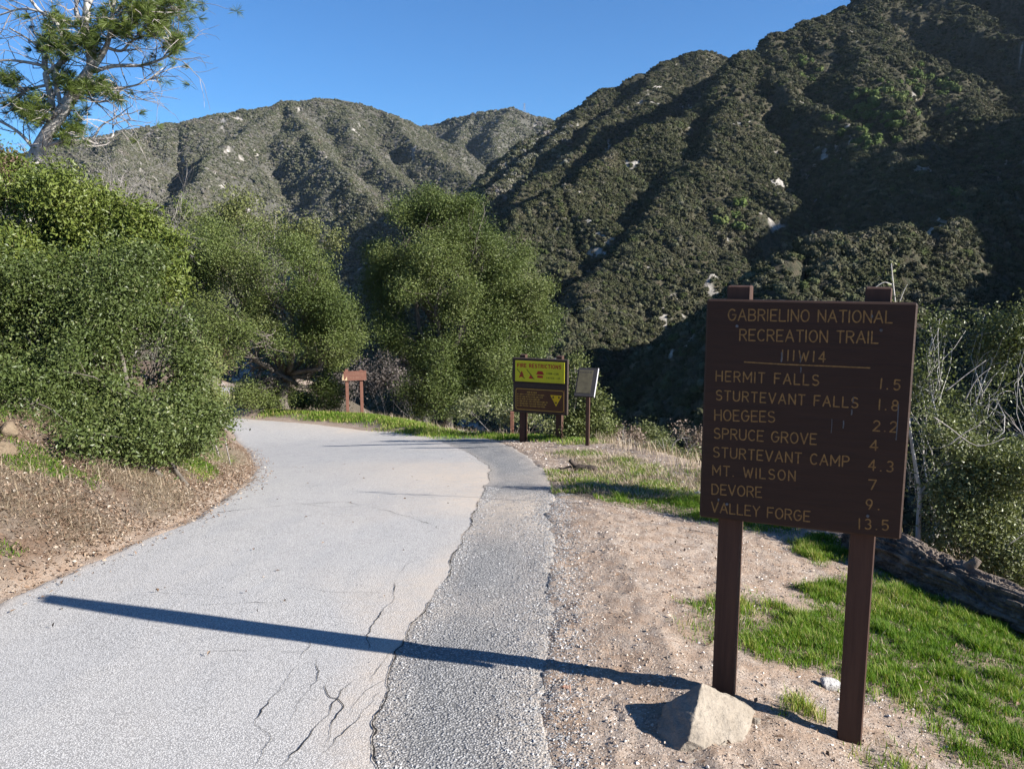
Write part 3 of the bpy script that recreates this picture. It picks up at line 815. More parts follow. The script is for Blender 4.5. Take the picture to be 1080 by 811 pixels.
for (px, py, rad, amt) in ((555, 535, .75, .75), (520, 560, .4, .35), (550, 505, .5, .25), (500, 640, .3, .2)):
    q = plan(px, py); dust += amt * np.exp(-((V[:, 0] - q[0]) ** 2 + (V[:, 1] - q[1]) ** 2) / rad ** 2)
me = new_mesh("road_shoulder", V, F, True); attr(me, "dust", np.clip(dust, 0, 0.9))
sh = link("road_shoulder", me, MAT_PATCH); tag(sh, kind="structure")
# ------------------------------------------------------------------ plants
def leaf_mat(name, stops, rough=0.5, trans=0.12, spec=0.25):
    """leaf colours differ from leaf to leaf; thin leaves let some light through"""
    m = NT(name)
    c = m.ramp(m.attr("tint"), stops)
    p = m.node("ShaderNodeBsdfPrincipled", {"Base Color": c, "Roughness": rough, "Specular IOR Level": spec})
    t = m.node("ShaderNodeBsdfTranslucent", {"Color": m.mix(1.0, c, (1.25, 1.35, 0.7), 'MULTIPLY')})
    x = m.node("ShaderNodeMixShader", {0: trans})
    m.l.new(p.outputs[0], x.inputs[1]); m.l.new(t.outputs[0], x.inputs[2]); m.l.new(x.outputs[0], m.out.inputs[0])
    return m.m
def bark_mat(name, dark, light, scale=14, stretch=0.25, bump=0.6):
    m = NT(name)
    co = m.coord()
    mp = m.node("ShaderNodeMapping", {"Vector": co, "Scale": (1, 1, stretch)}).outputs[0]
    n = m.noise(mp, scale, 6, 0.7)
    c = m.mix(m.ramp(n, [(0.32, 0.0), (0.66, 1.0)]), dark, light)
    m.bsdf(c, 0.9, m.bump(n, bump, 0.02), spec=0.15)
    return m.m
LEAF_OAK = leaf_mat("oak_leaf", [(0, (0.033, 0.052, 0.013)), (0.5, (0.074, 0.100, 0.024)), (0.85, (0.119, 0.142, 0.040)), (1, (0.159, 0.168, 0.068))])
LEAF_DARK = leaf_mat("scrub_oak_leaf", [(0, (0.031, 0.047, 0.012)), (0.5, (0.067, 0.090, 0.024)), (0.85, (0.115, 0.131, 0.044)), (1, (0.180, 0.180, 0.084))], rough=0.42)
LEAF_BRUSH = leaf_mat("dry_brush_leaf", [(0, (0.055, 0.046, 0.040)), (0.5, (0.105, 0.088, 0.078)), (1, (0.19, 0.16, 0.145))], trans=0.08)
LEAF_LIGHT = leaf_mat("toyon_leaf", [(0, (0.047, 0.071, 0.015)), (0.5, (0.092, 0.121, 0.023)), (0.85, (0.142, 0.162, 0.036)), (1, (0.180, 0.167, 0.063))], rough=0.45)
LEAF_YEL = leaf_mat("pale_leaf", [(0, (0.072, 0.089, 0.025)), (0.6, (0.123, 0.140, 0.043)), (1, (0.178, 0.178, 0.072))])
LEAF_GREY = leaf_mat("mahogany_leaf", [(0, (0.057, 0.073, 0.022)), (0.5, (0.121, 0.136, 0.054)), (0.85, (0.205, 0.211, 0.103)), (1, (0.343, 0.340, 0.213))], rough=0.4, trans=0.2)
LEAF_DRY = leaf_mat("dry_leaf", [(0, (0.12, 0.085, 0.06)), (0.5, (0.20, 0.15, 0.115)), (1, (0.33, 0.26, 0.22))], trans=0.1)
LEAF_PINK = leaf_mat("flowering_leaf", [(0, (0.085, 0.075, 0.035)), (0.45, (0.16, 0.105, 0.075)), (0.8, (0.30, 0.19, 0.17)), (1, (0.42, 0.30, 0.29))], trans=0.15)
NEEDLE = leaf_mat("pine_needle", [(0, (0.032, 0.051, 0.009)), (0.5, (0.066, 0.094, 0.015)), (0.85, (0.105, 0.131, 0.022)), (1, (0.154, 0.148, 0.041))], trans=0.2)
BARK_OAK = bark_mat("oak_bark", (0.05, 0.042, 0.034), (0.16, 0.14, 0.12))
BARK_PALE = bark_mat("pale_bark", (0.24, 0.22, 0.195), (0.52, 0.49, 0.45), 20)
BARK_PINE = bark_mat("pine_bark", (0.20, 0.18, 0.165), (0.60, 0.57, 0.53), 9, 0.5)
BARK_DEAD = bark_mat("dead_twig_bark", (0.16, 0.14, 0.125), (0.33, 0.30, 0.28), 20)
def n3(P, s, seed=0):
    return (vn(P[:, 0] * s + 7.7, P[:, 1] * s - 3.1 + P[:, 2] * s * .61, seed) + vn(P[:, 1] * s + 1.3, P[:, 2] * s + 5.9 + P[:, 0] * s * .37, seed + 1) + vn(P[:, 2] * s, P[:, 0] * s + 2.2, seed + 2)) / 1.7
def leaf_quads(P, size, r, aspect=0.55, up=0.35, bias=None, tri=False):
    n = len(P)
    nrm = r.normal(size=(n, 3)); nrm[:, 2] += up
    if bias is not None: nrm += bias
    nrm = unit(nrm)
    t = unit(np.cross(nrm, r.normal(size=(n, 3)))); b = np.cross(nrm, t)
    L = (size * r.uniform(.55, 1.35, n))[:, None]
    w = L * aspect
    v = np.stack([P, P + t * L * .5 + b * w * .5 + nrm * L * .10, P + t * L, P + t * L * .5 - b * w * .5 + nrm * L * .10], 1).reshape(-1, 3)
    return v, np.arange(4 * n).reshape(-1, 4)
def crown_points(lobes, n, r, inner=0.45, gap=-0.25, gs=1.6, seed=0):
    """leaf-spray centres spread through the outer part of overlapping lobes, with gaps"""
    lobes = np.asarray(lobes, float)
    w = (lobes[:, 3] * lobes[:, 4] * lobes[:, 5]) ** (2 / 3); w /= w.sum()
    k = r.choice(len(lobes), n, p=w)
    d = unit(r.normal(size=(n, 3)))
    q = (inner ** 3 + (1 - inner ** 3) * r.uniform(size=n)) ** (1 / 3)
    lump = 1 + 0.26 * n3(d * 2.1 + lobes[k, :3], 1.0, seed + 40) + np.where(r.uniform(size=n) < .10, r.uniform(0, .28, n), 0)
    P = lobes[k, :3] + d * lobes[k, 3:6] * (q * lump)[:, None]
    keep = n3(P, gs, seed) + .45 * n3(P, gs * 2.6, seed + 3) > gap + 0.10 * r.normal(size=n)
    return P[keep], d[keep], k[keep]
def curve(a, b, r, sag=0.15, n=7):
    a = np.asarray(a, float); b = np.asarray(b, float)
    t = np.linspace(0, 1, n)[:, None]
    L = np.linalg.norm(b - a)
    off = r.normal(size=3) * sag * L * .5; off2 = r.normal(size=3) * sag * L * .3
    return a + (b - a) * t + off * np.sin(np.pi * t) + off2 * np.sin(2 * np.pi * t)
def twig_fan(mb, p, d, length, rad, r, depth, spread=0.55, kids=3, seg=3, droop=0.0, n=5):
    """a bare branch that forks again and again"""
    d = unit(np.asarray(d, float))
    pts = [np.asarray(p, float)]; dd = d.copy()
    for i in range(n):
        dd = unit(dd + r.normal(size=3) * .16 + np.array([0, 0, -droop]))
        pts.append(pts[-1] + dd * length / n)
    pts = np.array(pts)
    mb.tube(pts, np.linspace(rad, rad * .5, len(pts)), max(3, seg), cap=False)
    tips = [pts[-1]]
    if depth > 0:
        for k in range(kids):
            i = r.integers(2, len(pts))
            nd = unit(dd + r.normal(size=3) * spread)
            tips += twig_fan(mb, pts[i], nd, length * r.uniform(.5, .8), rad * .52, r, depth - 1, spread, kids, max(3, seg - 1), droop, n)
    return tips
def px_lobes(L, deep=0.9):
    """(photo x, photo y, distance, half-width px, half-height px) -> lobes in metres"""
    out = []
    for l in L:
        px, py, d, w = l[:4]; h = l[4] if len(l) > 4 else w
        p = at(px, py, d); out.append([*p, w * d / FPX, w * d / FPX * deep, h * d / FPX])
    return out
def leafy_plant(name, label, cat, base, lobes, n_sprays, per, leaf, lmat, bmat, seed, group=None, spread=0.10, trunk_r=0.05, inner=0.45, gap=-0.25, gs=1.6,
                up=0.35, aspect=0.55, twigs=10, limb_r=None, fork=None, stems=None, crown_name="crown", trunk_name="trunk", tint_shift=0.0, sub=5, holes=()):
    r = np.random.default_rng(seed)
    base = np.array([base[0], base[1], float(ground_fine(np.array([base[0]]), np.array([base[1]]))[0]) - 0.05]) if len(base) == 2 else np.asarray(base, float)
    root = empty(name, base, label, cat, group)
    lobes = np.asarray(lobes, float)
    if sub:
        sl, own = [], []
        for i_, lb in enumerate(lobes):
            for _ in range(sub):
                dd_ = unit(r.normal(size=3) + np.array([0, 0, .25])); f_ = r.uniform(.30, .55)
                sl.append([*(lb[:3] + dd_ * lb[3:6] * r.uniform(.62, .92)), *(lb[3:6] * f_ * r.uniform(.8, 1.2, 3))]); own.append(i_)
        allb = np.vstack([np.c_[lobes[:, :3], lobes[:, 3:6] * .80], np.array(sl)]); own = np.concatenate([np.arange(len(lobes)), own])
        P, d, k = crown_points(allb, n_sprays, r, inner, gap, gs, seed); k = own[k]
    else:
        P, d, k = crown_points(lobes, n_sprays, r, inner, gap, gs, seed)
    for (hx, hy, hd, hr) in holes:                        # gaps that let one see into the shade
        kk = np.linalg.norm((P - at(hx, hy, hd)) / np.array([1, 1.8, .8]), axis=1) > hr * (1 + .4 * n3(P, 5.0, seed + 60))
        P, d, k = P[kk], d[kk], k[kk]
    # woody skeleton
    mb = MB()
    forkp = np.asarray(fork, float) if fork is not None else None
    limb_r = limb_r or trunk_r * .55
    if forkp is not None:
        mb.tube(curve(base, forkp, r, .06, 9), np.linspace(trunk_r * 1.25, trunk_r * .8, 9), 9)
    for i, lb in enumerate(lobes):
        if forkp is not None:
            c = curve(forkp, lb[:3], r, .18, 9); r0 = limb_r
        else:
            o = stems if stems is not None else 0.25
            s0 = base + np.array([r.normal() * o, r.normal() * o * .6, 0]) + (np.array([(lb[0] - base[0]) * .35, (lb[1] - base[1]) * .35, 0]))
            s0[2] = min(base[2] + 0.3, float(ground(np.array([s0[0]]), np.array([s0[1]]))[0]) - 0.03)
            c = curve(s0, lb[:3], r, .14, 9); r0 = limb_r
        mb.tube(c, np.linspace(r0, r0 * .38, 9), 6)
        own = np.where(k == i)[0]
        if len(own):
            for j in r.choice(own, min(twigs, len(own)), replace=False):
                q = r.integers(4, 9)
                tw = curve(c[q], P[j], r, .16, 6)
                mb.tube(tw, np.linspace(max(r0 * .30, .003), 0.002, 6), 4, cap=False)
    tr = link(trunk_name, mb.mesh(trunk_name, True), bmat, root); tr.matrix_parent_inverse = root.matrix_world.inverted()
    tr.location = -base
    # leaves
    c = P[:, None] + r.normal(size=(len(P), per, 3)) * spread * np.array([1, 1, .8])
    c = c.reshape(-1, 3); dd = np.repeat(d, per, 0)
    v, f = leaf_quads(c, leaf, r, aspect, up, dd * .6)
    me = new_mesh(crown_name, v, f)
    clump = np.repeat(np.clip(0.5 + 0.30 * n3(P, 0.9, seed + 9) + 0.10 * r.normal(size=len(P)), 0, 1), per)
    tint = np.clip(clump * .72 + 0.28 * r.uniform(size=len(c)) + tint_shift, 0, 1)
    tint[r.uniform(size=len(c)) < 0.012] = 1.0
    attr(me, "tint", np.repeat(tint, 4))
    cr = link(crown_name, me, lmat, root); cr.location = -base
    bpy.context.view_layer.update()
    for o in (tr, cr):
        o.matrix_parent_inverse.identity()
    return root

# the big shrubs on the cut bank at the left
b = plan_g(120, 470)
leafy_plant("shrub", "large dense dark green shrub with small leaves on the cut bank left of the road", "shrub", b,
    px_lobes([(40, 345, 8.2, 90, 66), (120, 335, 8.3, 66, 60), (172, 372, 8.4, 42, 46), (100, 405, 7.7, 80, 62), (170, 425, 7.9, 56, 48), (30, 400, 7.8, 80, 58), (-50, 350, 7.9, 110, 100), (204, 408, 8.5, 26, 32), (118, 458, 7.3, 52, 38), (200, 440, 8.2, 42, 30), (75, 455, 7.2, 48, 42), (125, 282, 8.9, 42, 36), (165, 465, 7.5, 44, 30), (38, 425, 6.95, 56, 36), (92, 460, 6.85, 50, 34), (140, 468, 7.25, 46, 28), (66, 466, 6.7, 38, 24), (182, 462, 7.9, 34, 24), (20, 405, 7.3, 50, 34)]),
    11000, 23, 0.0335, LEAF_DARK, BARK_OAK, 11, spread=0.070, trunk_r=0.05, stems=0.4, gap=-0.12, gs=1.7, twigs=16, inner=0.66, sub=7, holes=[(82, 418, 7.0, .30), (112, 440, 6.9, .24), (60, 400, 7.3, .22), (150, 385, 8.0, .22), (30, 330, 8.0, .2)])
b = plan_g(70, 440)
leafy_plant("shrub", "tall yellow-green bush with broad glossy leaves rising behind the dark green shrub", "shrub", (b[0] - .8, b[1] + 2.2),
    px_lobes([(55, 250, 9.7, 72, 54), (122, 256, 9.6, 44, 40), (162, 290, 9.4, 30, 42), (88, 228, 9.9, 42, 28), (18, 210, 10.0, 46, 34), (-45, 225, 9.9, 90, 70), (138, 240, 9.9, 22, 20), (178, 268, 9.7, 16, 20), (6, 186, 10.2, 26, 20), (186, 325, 9.3, 20, 28), (110, 305, 9.3, 62, 46), (40, 300, 9.3, 74, 46), (56, 205, 10, 22, 14)]),
    10500, 17, 0.053, LEAF_LIGHT, BARK_OAK, 12, spread=0.10, trunk_r=0.05, stems=0.4, gap=-0.40, gs=1.8, inner=0.6, sub=6, aspect=0.42, twigs=14)
leafy_plant("shrub", "brownish pink flowering bush at the top of the bank below the pine", "shrub", (b[0] - 1.6, b[1] + 2.0),
    px_lobes([(10, 190, 10.2, 26, 22), (-20, 180, 10.3, 34, 28), (22, 208, 10.1, 14, 14)]),
    700, 14, 0.040, LEAF_PINK, BARK_DEAD, 13, spread=0.08, trunk_r=0.03, stems=0.25, gap=-0.2, gs=3.0)
leafy_plant("bush", "small yellow-green bush at the road edge at the foot of the large dark shrub", "bush", (-3.75, 9.9),
    px_lobes([(218, 430, 9.2, 18, 20), (232, 418, 9.4, 10, 14), (206, 446, 9.0, 16, 12), (226, 448, 9.1, 11, 12), (212, 385, 9.4, 14, 18), (226, 396, 9.5, 9, 10)]),
    620, 13, 0.040, LEAF_YEL, BARK_DEAD, 14, spread=0.06, trunk_r=0.02, stems=0.12, gap=-0.3, gs=3.0, twigs=8)

# oaks at the bend
def oak(label, base, fork_px, L, n, seed, tint=0.0, gap=-0.14):
    fk = at(*fork_px)
    leafy_plant("oak_tree", label, "tree", base, px_lobes(L, 1.0), n, 26, 0.058, LEAF_OAK, BARK_OAK, seed, "oak trees on the outer edge of the bend", spread=0.15, trunk_r=0.17, limb_r=0.085, fork=fk, gap=gap, gs=0.8, twigs=18, inner=0.5, tint_shift=tint, aspect=0.5, sub=7)
oak("rounded green oak left of the small brown sign, dark below", tuple(at(300, 432, 25.9)[:2]), (303, 395, 25.6),
    [(222, 262, 24.3, 36, 30), (272, 268, 24.3, 42, 30), (325, 292, 24.7, 38, 34), (352, 320, 24.9, 28, 34), (245, 318, 24.1, 48, 36), (300, 300, 24.5, 44, 40), (208, 300, 23.9, 24, 30), (280, 355, 23.7, 44, 34), (345, 362, 24.7, 34, 26), (236, 362, 23.5, 28, 30), (280, 400, 24.8, 26, 26), (262, 418, 24.6, 18, 16), (370, 340, 25.1, 18, 22), (330, 395, 26.2, 30, 26), (300, 418, 25.6, 30, 18), (345, 418, 26.4, 24, 16), (268, 388, 25.0, 30, 28), (320, 330, 25.1, 40, 34)], 11000, 21, 0.16, -0.40)
oak("broad grey-green oak behind the fire restrictions board", tuple(at(470, 446, 26.1)[:2]), (468, 405, 26.1),
    [(432, 250, 26.9, 34, 36), (470, 245, 26.7, 34, 34), (505, 262, 26.5, 36, 40), (415, 300, 26.9, 32, 38), (465, 300, 25.9, 52, 46), (525, 305, 26.3, 38, 40), (552, 335, 26.1, 28, 34), (490, 345, 25.5, 52, 42), (432, 350, 26.1, 40, 34), (560, 370, 26.1, 28, 30), (525, 378, 25.5, 40, 34), (470, 395, 25.1, 38, 30), (440, 410, 25.1, 22, 26), (505, 415, 25.1, 30, 24), (398, 275, 27.3, 18, 26), (440, 222, 27.1, 20, 18), (486, 222, 27.1, 24, 16), (545, 405, 25.7, 26, 26), (460, 428, 24.9, 28, 14), (404, 330, 26.7, 18, 26), (535, 272, 26.5, 26, 26), (560, 312, 26.2, 24, 28), (574, 345, 26.1, 18, 24), (455, 216, 26.9, 22, 16), (420, 385, 25.7, 24, 24)], 12500, 22, 0.12, -0.46)
leafy_plant("tree", "thin pale yellow-green tree rising above the left oak against the far mountain", "tree", tuple(at(268, 425, 29.5)[:2]) + (at(268, 425, 29.5)[2] - 2.5,),
    px_lobes([(262, 222, 29, 18, 26), (290, 215, 29, 12, 22), (240, 238, 29, 18, 20), (280, 245, 29, 24, 18), (320, 250, 29, 20, 18), (205, 235, 28.5, 10, 14), (350, 262, 29, 12, 16)]),
    1500, 11, 0.080, LEAF_YEL, BARK_DEAD, 23, sub=4, spread=0.16, trunk_r=0.06, limb_r=0.020, fork=at(268, 290, 29.3), gap=-0.3, gs=1.2, twigs=10)
leafy_plant("tree", "small dark upright tree between the large left shrub and the left oak", "tree", tuple(at(205, 400, 31)[:2]) + (at(205, 400, 31)[2] - 1.0,),
    px_lobes([(196, 222, 31, 11, 18), (208, 238, 31, 14, 18), (218, 232, 31, 8, 12), (200, 262, 31, 18, 20), (222, 272, 31, 16, 18), (190, 290, 31, 20, 24), (210, 310, 31, 22, 22)]),
    1300, 12, 0.09, LEAF_LIGHT, BARK_OAK, 24, sub=4, spread=0.14, trunk_r=0.10, limb_r=0.05, fork=at(205, 320, 31), gap=-0.3, gs=1.2, twigs=8, tint_shift=-0.22)
# bushes behind the signs
leafy_plant("bush", "yellow-green bush behind the small tilted information panel", "bush", tuple(at(612, 478, 15.6)[:2]) + (at(612, 478, 15.6)[2],),
    px_lobes([(612, 412, 15.4, 18, 18), (630, 432, 15.2, 17, 18), (600, 440, 15.2, 18, 22), (620, 455, 15, 22, 16), (590, 420, 15.8, 14, 22), (640, 448, 15.2, 10, 10), (606, 385, 15.8, 12, 12)]),
    950, 12, 0.050, LEAF_YEL, BARK_DEAD, 31, spread=0.075, trunk_r=0.025, stems=0.15, gap=-0.3, gs=2.2, twigs=9, tint_shift=-0.15)
leafy_plant("bush", "grey-green bush below the fire restrictions board at the edge of the road", "bush", tuple(at(520, 450, 18.3)[:2]) + (at(520, 450, 18.3)[2] - .2,),
    px_lobes([(515, 428, 18.3, 22, 16), (535, 432, 18.0, 16, 14), (495, 432, 18.8, 18, 14), (560, 440, 17.4, 18, 14), (578, 446, 16.8, 14, 12)]),
    620, 12, 0.055, LEAF_GREY, BARK_DEAD, 32, spread=0.09, trunk_r=0.02, stems=0.2, gap=-0.25, gs=2.2, twigs=9)
k = 0
for (px, py, d, w, h, lab, mat, n) in (
    (655, 470, 15.5, 22, 17, "low grey rounded bush on the canyon edge right of the information panel", LEAF_DRY, 330),
    (683, 465, 17, 16, 15, "small olive bush on the canyon edge, nearest the dark canyon behind", LEAF_GREY, 240),
    (700, 484, 14, 26, 16, "green and grey bush on the canyon edge just left of the big brown sign", LEAF_GREY, 380),
    (725, 478, 15, 22, 26, "pale dry bush half hidden by the left edge of the big brown sign", LEAF_DRY, 330),
    (640, 478, 14.5, 18, 12, "low dry bush at the foot of the information panel post", LEAF_DRY, 240)):
    w, h = w * 1.3, h * 1.45; n = int(n * 1.5); b = at(px, py + h * .8, d)
    leafy_plant("bush", lab, "bush", tuple(b), px_lobes([(px - w * .35, py, d, w * .6, h * .7), (px + w * .4, py + 2, d, w * .6, h * .7), (px, py - h * .35, d, w * .55, h * .6)]),
        n, 11, 0.048, mat, BARK_DEAD, 40 + k, "bushes along the canyon edge", spread=0.07, trunk_r=0.015, stems=0.10, gap=-0.25, gs=2.5, twigs=9)
    k += 1
# dry brush on the slope behind the small brown sign and beside the far road
for i, (px, py, d, w, h, lab, mat, n) in enumerate((
    (405, 400, 33, 34, 26, "pinkish grey dry brush seen between the two oaks behind the small brown sign", LEAF_BRUSH, 520),
    (450, 412, 32, 30, 20, "grey dry brush under the crown of the widest oak", LEAF_BRUSH, 420),
    (355, 412, 31, 30, 20, "dark dry brush in the shade under the left oak", LEAF_BRUSH, 320),
    (318, 424, 28.5, 24, 11, "low dark green bush in the shade right of the left oak's trunk", LEAF_OAK, 420),
    (276, 424, 28, 20, 11, "low dark green bush in the shade left of the left oak's trunk", LEAF_OAK, 380),
    (222, 372, 38, 24, 22, "reddish brown brush on the slope above the far stretch of road", LEAF_PINK, 420),
    (212, 345, 40, 22, 18, "grey-green brush on the slope above the far stretch of road", LEAF_GREY, 320),
    (248, 425, 30, 14, 7, "low green bush at the far end of the bend beside the dark shade", LEAF_OAK, 200))):
    b = at(px, py + h, d)
    leafy_plant("bush", lab, "bush", tuple(b), px_lobes([(px - w * .45, py, d, w * .55, h * .75), (px + w * .45, py, d, w * .55, h * .75), (px, py - h * .3, d, w * .6, h * .7)]),
        n, 10, 0.085, mat, BARK_DEAD, 60 + i, spread=0.14, trunk_r=0.02, stems=0.25, gap=-0.3, gs=1.4, twigs=12)
# the open shrub at the right, over the canyon edge
b = at(968, 590, 6.9)
leafy_plant("shrub", "open shrub with small pale leaves and whitish stems behind the fallen log", "shrub", tuple(b),
    px_lobes([(990, 400, 7.0, 46, 42), (1050, 420, 7.2, 52, 50), (1000, 470, 6.7, 46, 44), (1065, 500, 6.5, 52, 44), (1035, 560, 6.4, 40, 40), (1000, 535, 6.5, 34, 36), (984, 350, 7.3, 22, 22), (1058, 360, 7.3, 34, 30), (1120, 440, 6.9, 70, 80), (1110, 350, 7.1, 46, 40), (965, 440, 7.0, 18, 40), (1080, 590, 6.2, 44, 30), (960, 500, 6.8, 14, 34), (985, 580, 6.7, 24, 20), (1035, 602, 6.4, 28, 20), (1090, 630, 6.1, 34, 24)]),
    9000, 13, 0.028, LEAF_GREY, BARK_PALE, 33, spread=0.075, trunk_r=0.035, limb_r=0.0085, fork=at(990, 552, 6.9), sub=5, gap=0.10, gs=2.0, twigs=16, inner=0.2, aspect=0.62)
# ------------------------------------------------------------------ bare trees, the pine, the log
def localise(root, *objs):
    for o in objs: o.location = -np.array(root.location)
def px_curve(pts, d, smooth=True):
    P = np.array([at(p[0], p[1], d + (p[2] if len(p) > 2 else 0)) for p in pts])
    if smooth:
        t = np.arange(len(P)); tt = np.linspace(0, len(P) - 1, (len(P) - 1) * 4 + 1)
        out = []
        for q in tt:                                       # Catmull-Rom
            i = min(int(q), len(P) - 2); f = q - i
            p0, p1, p2, p3 = P[max(i - 1, 0)], P[i], P[i + 1], P[min(i + 2, len(P) - 1)]
            out.append(0.5 * ((2 * p1) + (-p0 + p2) * f + (2 * p0 - 5 * p1 + 4 * p2 - p3) * f * f + (-p0 + 3 * p1 - 3 * p2 + p3) * f ** 3))
        P = np.array(out)
    return P
D0 = 14.0
r = np.random.default_rng(77)
foot = at(20, 215, D0); foot[2] = float(ground(np.array([foot[0]]), np.array([foot[1]]))[0]) - .1
pine = empty("pine_tree", foot, "leaning pine with pale trunk and sparse needle tufts above the shrubs, top left", "tree")
mb = MB(); wood = MB(); tufts = []
m2 = D0 / FPX
trunk = np.vstack([[foot], px_curve([(27, 185), (45, 150), (64, 120), (84, 90), (97, 70)], D0)])
mb.tube(trunk, np.interp(np.linspace(0, 1, len(trunk)), [0, .3, .7, 1], [8 * m2, 6.8 * m2, 6.2 * m2, 4.4 * m2]), 10)
def limb(pts, r0, r1, kids, ktip=0.8, depth=1, tuft=0.0, klen=0.55):
    P = px_curve(pts, D0)
    mb.tube(P, np.linspace(r0 * m2, r1 * m2, len(P)), 7)
    for _ in range(kids):
        i = r.integers(2, len(P)); d0 = unit(P[i] - P[i - 1]); nd = unit(d0 + r.normal(size=3) * np.array([.8, .8, .55]))
        tips = twig_fan(wood, P[i], nd, r.uniform(.5, 1.1) * klen * 1.5, 0.009, r, depth, .5, 3, 4, 0.02)
        for t in tips:
            if r.uniform() < tuft: tufts.append(t)
    return P
limb([(97, 70), (95, 52), (89, 30), (92, 5), (90, -45)], 5, 3, 14, tuft=.35)
limb([(89, 30), (80, 10), (84, -20), (70, -60)], 3, 1.6, 8, tuft=.3)
limb([(92, 5), (104, -14), (120, -40)], 3, 1.6, 8, tuft=.4)
limb([(97, 73), (108, 58), (115, 40), (119, 10), (124, -30)], 3.2, 1.6, 14, tuft=.4)
limb([(98, 76), (120, 70), (150, 69), (176, 60), (188, 50)], 2.2, .7, 14, tuft=.12)
limb([(112, 50), (128, 54), (140, 43), (160, 36)], 1.8, .7, 9, tuft=.4)
limb([(116, 36), (138, 22), (162, 14), (186, 8)], 2.2, .8, 16, tuft=.7)
limb([(119, 15), (140, -4), (165, -8)], 1.6, .7, 12, tuft=.7)
limb([(92, 84), (118, 93), (150, 88), (172, 72)], 1.6, .5, 12, tuft=.06)
limb([(80, 98), (105, 108), (130, 100)], 1.4, .5, 8, tuft=.08)
limb([(32, 172), (36, 162), (60, 150), (95, 147), (108, 132), (130, 121)], 2.6, .5, 6, depth=1, tuft=0, klen=.4)
limb([(95, 147), (118, 145), (120, 132), (138, 126)], 1.2, .4, 3, tuft=0, klen=.35)
limb([(27, 178), (46, 152), (55, 128), (53, 100), (48, 78), (47, 60)], 4.5, 2.6, 9, tuft=.2)
limb([(48, 78), (68, 60), (60, 25), (42, 12), (28, -6)], 2.4, 1.4, 12, tuft=.25)
limb([(54, 108), (60, 85), (52, 62), (35, 45), (10, 30)], 2.0, .8, 10, tuft=.12)
limb([(47, 70), (28, 66), (4, 64), (-30, 70)], 1.8, .8, 10, tuft=.10)
limb([(50, 90), (30, 95), (5, 108), (-20, 112)], 1.6, .7, 10, tuft=.15)
limb([(38, 160), (20, 140), (-5, 126), (-30, 120)], 2.0, .9, 10, tuft=.2)
limb([(66, 118), (58, 78), (72, 62)], 2.6, 1.5, 6, tuft=.3)
limb([(42, 12), (20, 10), (-10, 20)], 1.4, .6, 9, tuft=.15)
# where the photograph shows full tufts of needles
for (px, py, w, h, n) in ((150, 12, 26, 14, 60), (168, 26, 18, 14, 46), (185, 46, 9, 11, 20), (180, 0, 12, 8, 20), (132, 30, 14, 12, 30), (95, 44, 13, 14, 34), (58, 30, 16, 18, 30), (72, 46, 16, 14, 30), (104, 92, 14, 10, 34), (88, 94, 10, 8, 16), (78, 132, 12, 16, 30), (68, 86, 12, 16, 26), (28, 112, 20, 10, 36), (40, 124, 14, 12, 26), (10, 84, 12, 8, 20), (124, 104, 6, 5, 8), (50, 50, 12, 10, 18), (110, 22, 12, 16, 20), (70, 145, 12, 6, 14)):
    for _ in range(int(n * 1.7)):
        q = at(px + w * r.normal() * .55, py + h * r.normal() * .55, D0 + r.normal() * .5)
        tufts.append(q)
        if r.uniform() < .35:
            i = np.argmin(np.linalg.norm(np.vstack(mb.v) - q, axis=1)); src = np.vstack(mb.v)[i]
            if np.linalg.norm(src - q) < 1.6: wood.tube(curve(src, q, r, .2, 6), np.linspace(.010, .004, 6), 3, cap=False)
T = np.array(tufts); NN = 46
dirs = unit(r.normal(size=(len(T), 1, 3)) * .7 + np.array([0, 0, .5]) + r.normal(size=(len(T), NN, 3)) * .75)
Ln = r.uniform(.08, .17, (len(T), NN, 1)); wd = .0042
side = unit(np.cross(dirs, r.normal(size=dirs.shape)))
p0 = T[:, None] + dirs * .01
v = np.stack([p0 - side * wd * .4, p0 + side * wd * .4, p0 + dirs * Ln * .6 + side * wd * .5, p0 + dirs * Ln + np.array([0, 0, -.01])], 2).reshape(-1, 3)
me = new_mesh("needles", v, np.arange(len(v)).reshape(-1, 4))
tt = np.clip(.5 + .28 * n3(T, 1.5, 3) + .1 * r.normal(size=len(T)), 0, 1)
attr(me, "tint", np.repeat(np.clip(np.repeat(tt, NN) * .7 + .3 * r.uniform(size=len(T) * NN), 0, 1), 4))
a = link("trunk", mb.mesh("trunk", True), BARK_PINE, pine); bq = link("dead_branches", wood.mesh("dead_branches"), BARK_DEAD, pine); cq = link("needles", me, NEEDLE, pine)
localise(pine, a, bq, cq)

# bare grey brush above the shrubs
def bare(name, label, cat, base, starts, length, rad, depth, seed, mat, kids=3, spread=.5, parts=("stems",), dirz=1.0, lean=0.0):
    r = np.random.default_rng(seed)
    root = empty(name, base, label, cat)
    mb = MB()
    for _ in range(starts):
        d0 = np.array([r.normal() * .45 + lean, r.normal() * .4, dirz])
        twig_fan(mb, np.asarray(base) + np.array([r.normal() * .15, r.normal() * .15, 0]), d0, length * r.uniform(.7, 1.1), rad, r, depth, spread, kids, 4, 0.0, 6)
    o = link(parts[0], mb.mesh(parts[0]), mat, root); localise(root, o)
    return root
b = at(128, 250, 11.6); bare("bare_bush", "leafless grey bush with tangled twigs behind the tall yellow-green bush", "bush", b, 10, .85, .007, 3, 91, BARK_DEAD, 3, .55, lean=.25, dirz=1.2)
b = at(172, 275, 11.2); bare("bare_bush", "low leafless grey bush on the right end of the tall yellow-green bush", "bush", b, 7, .62, .007, 3, 92, BARK_DEAD, 3, .6, lean=.1)
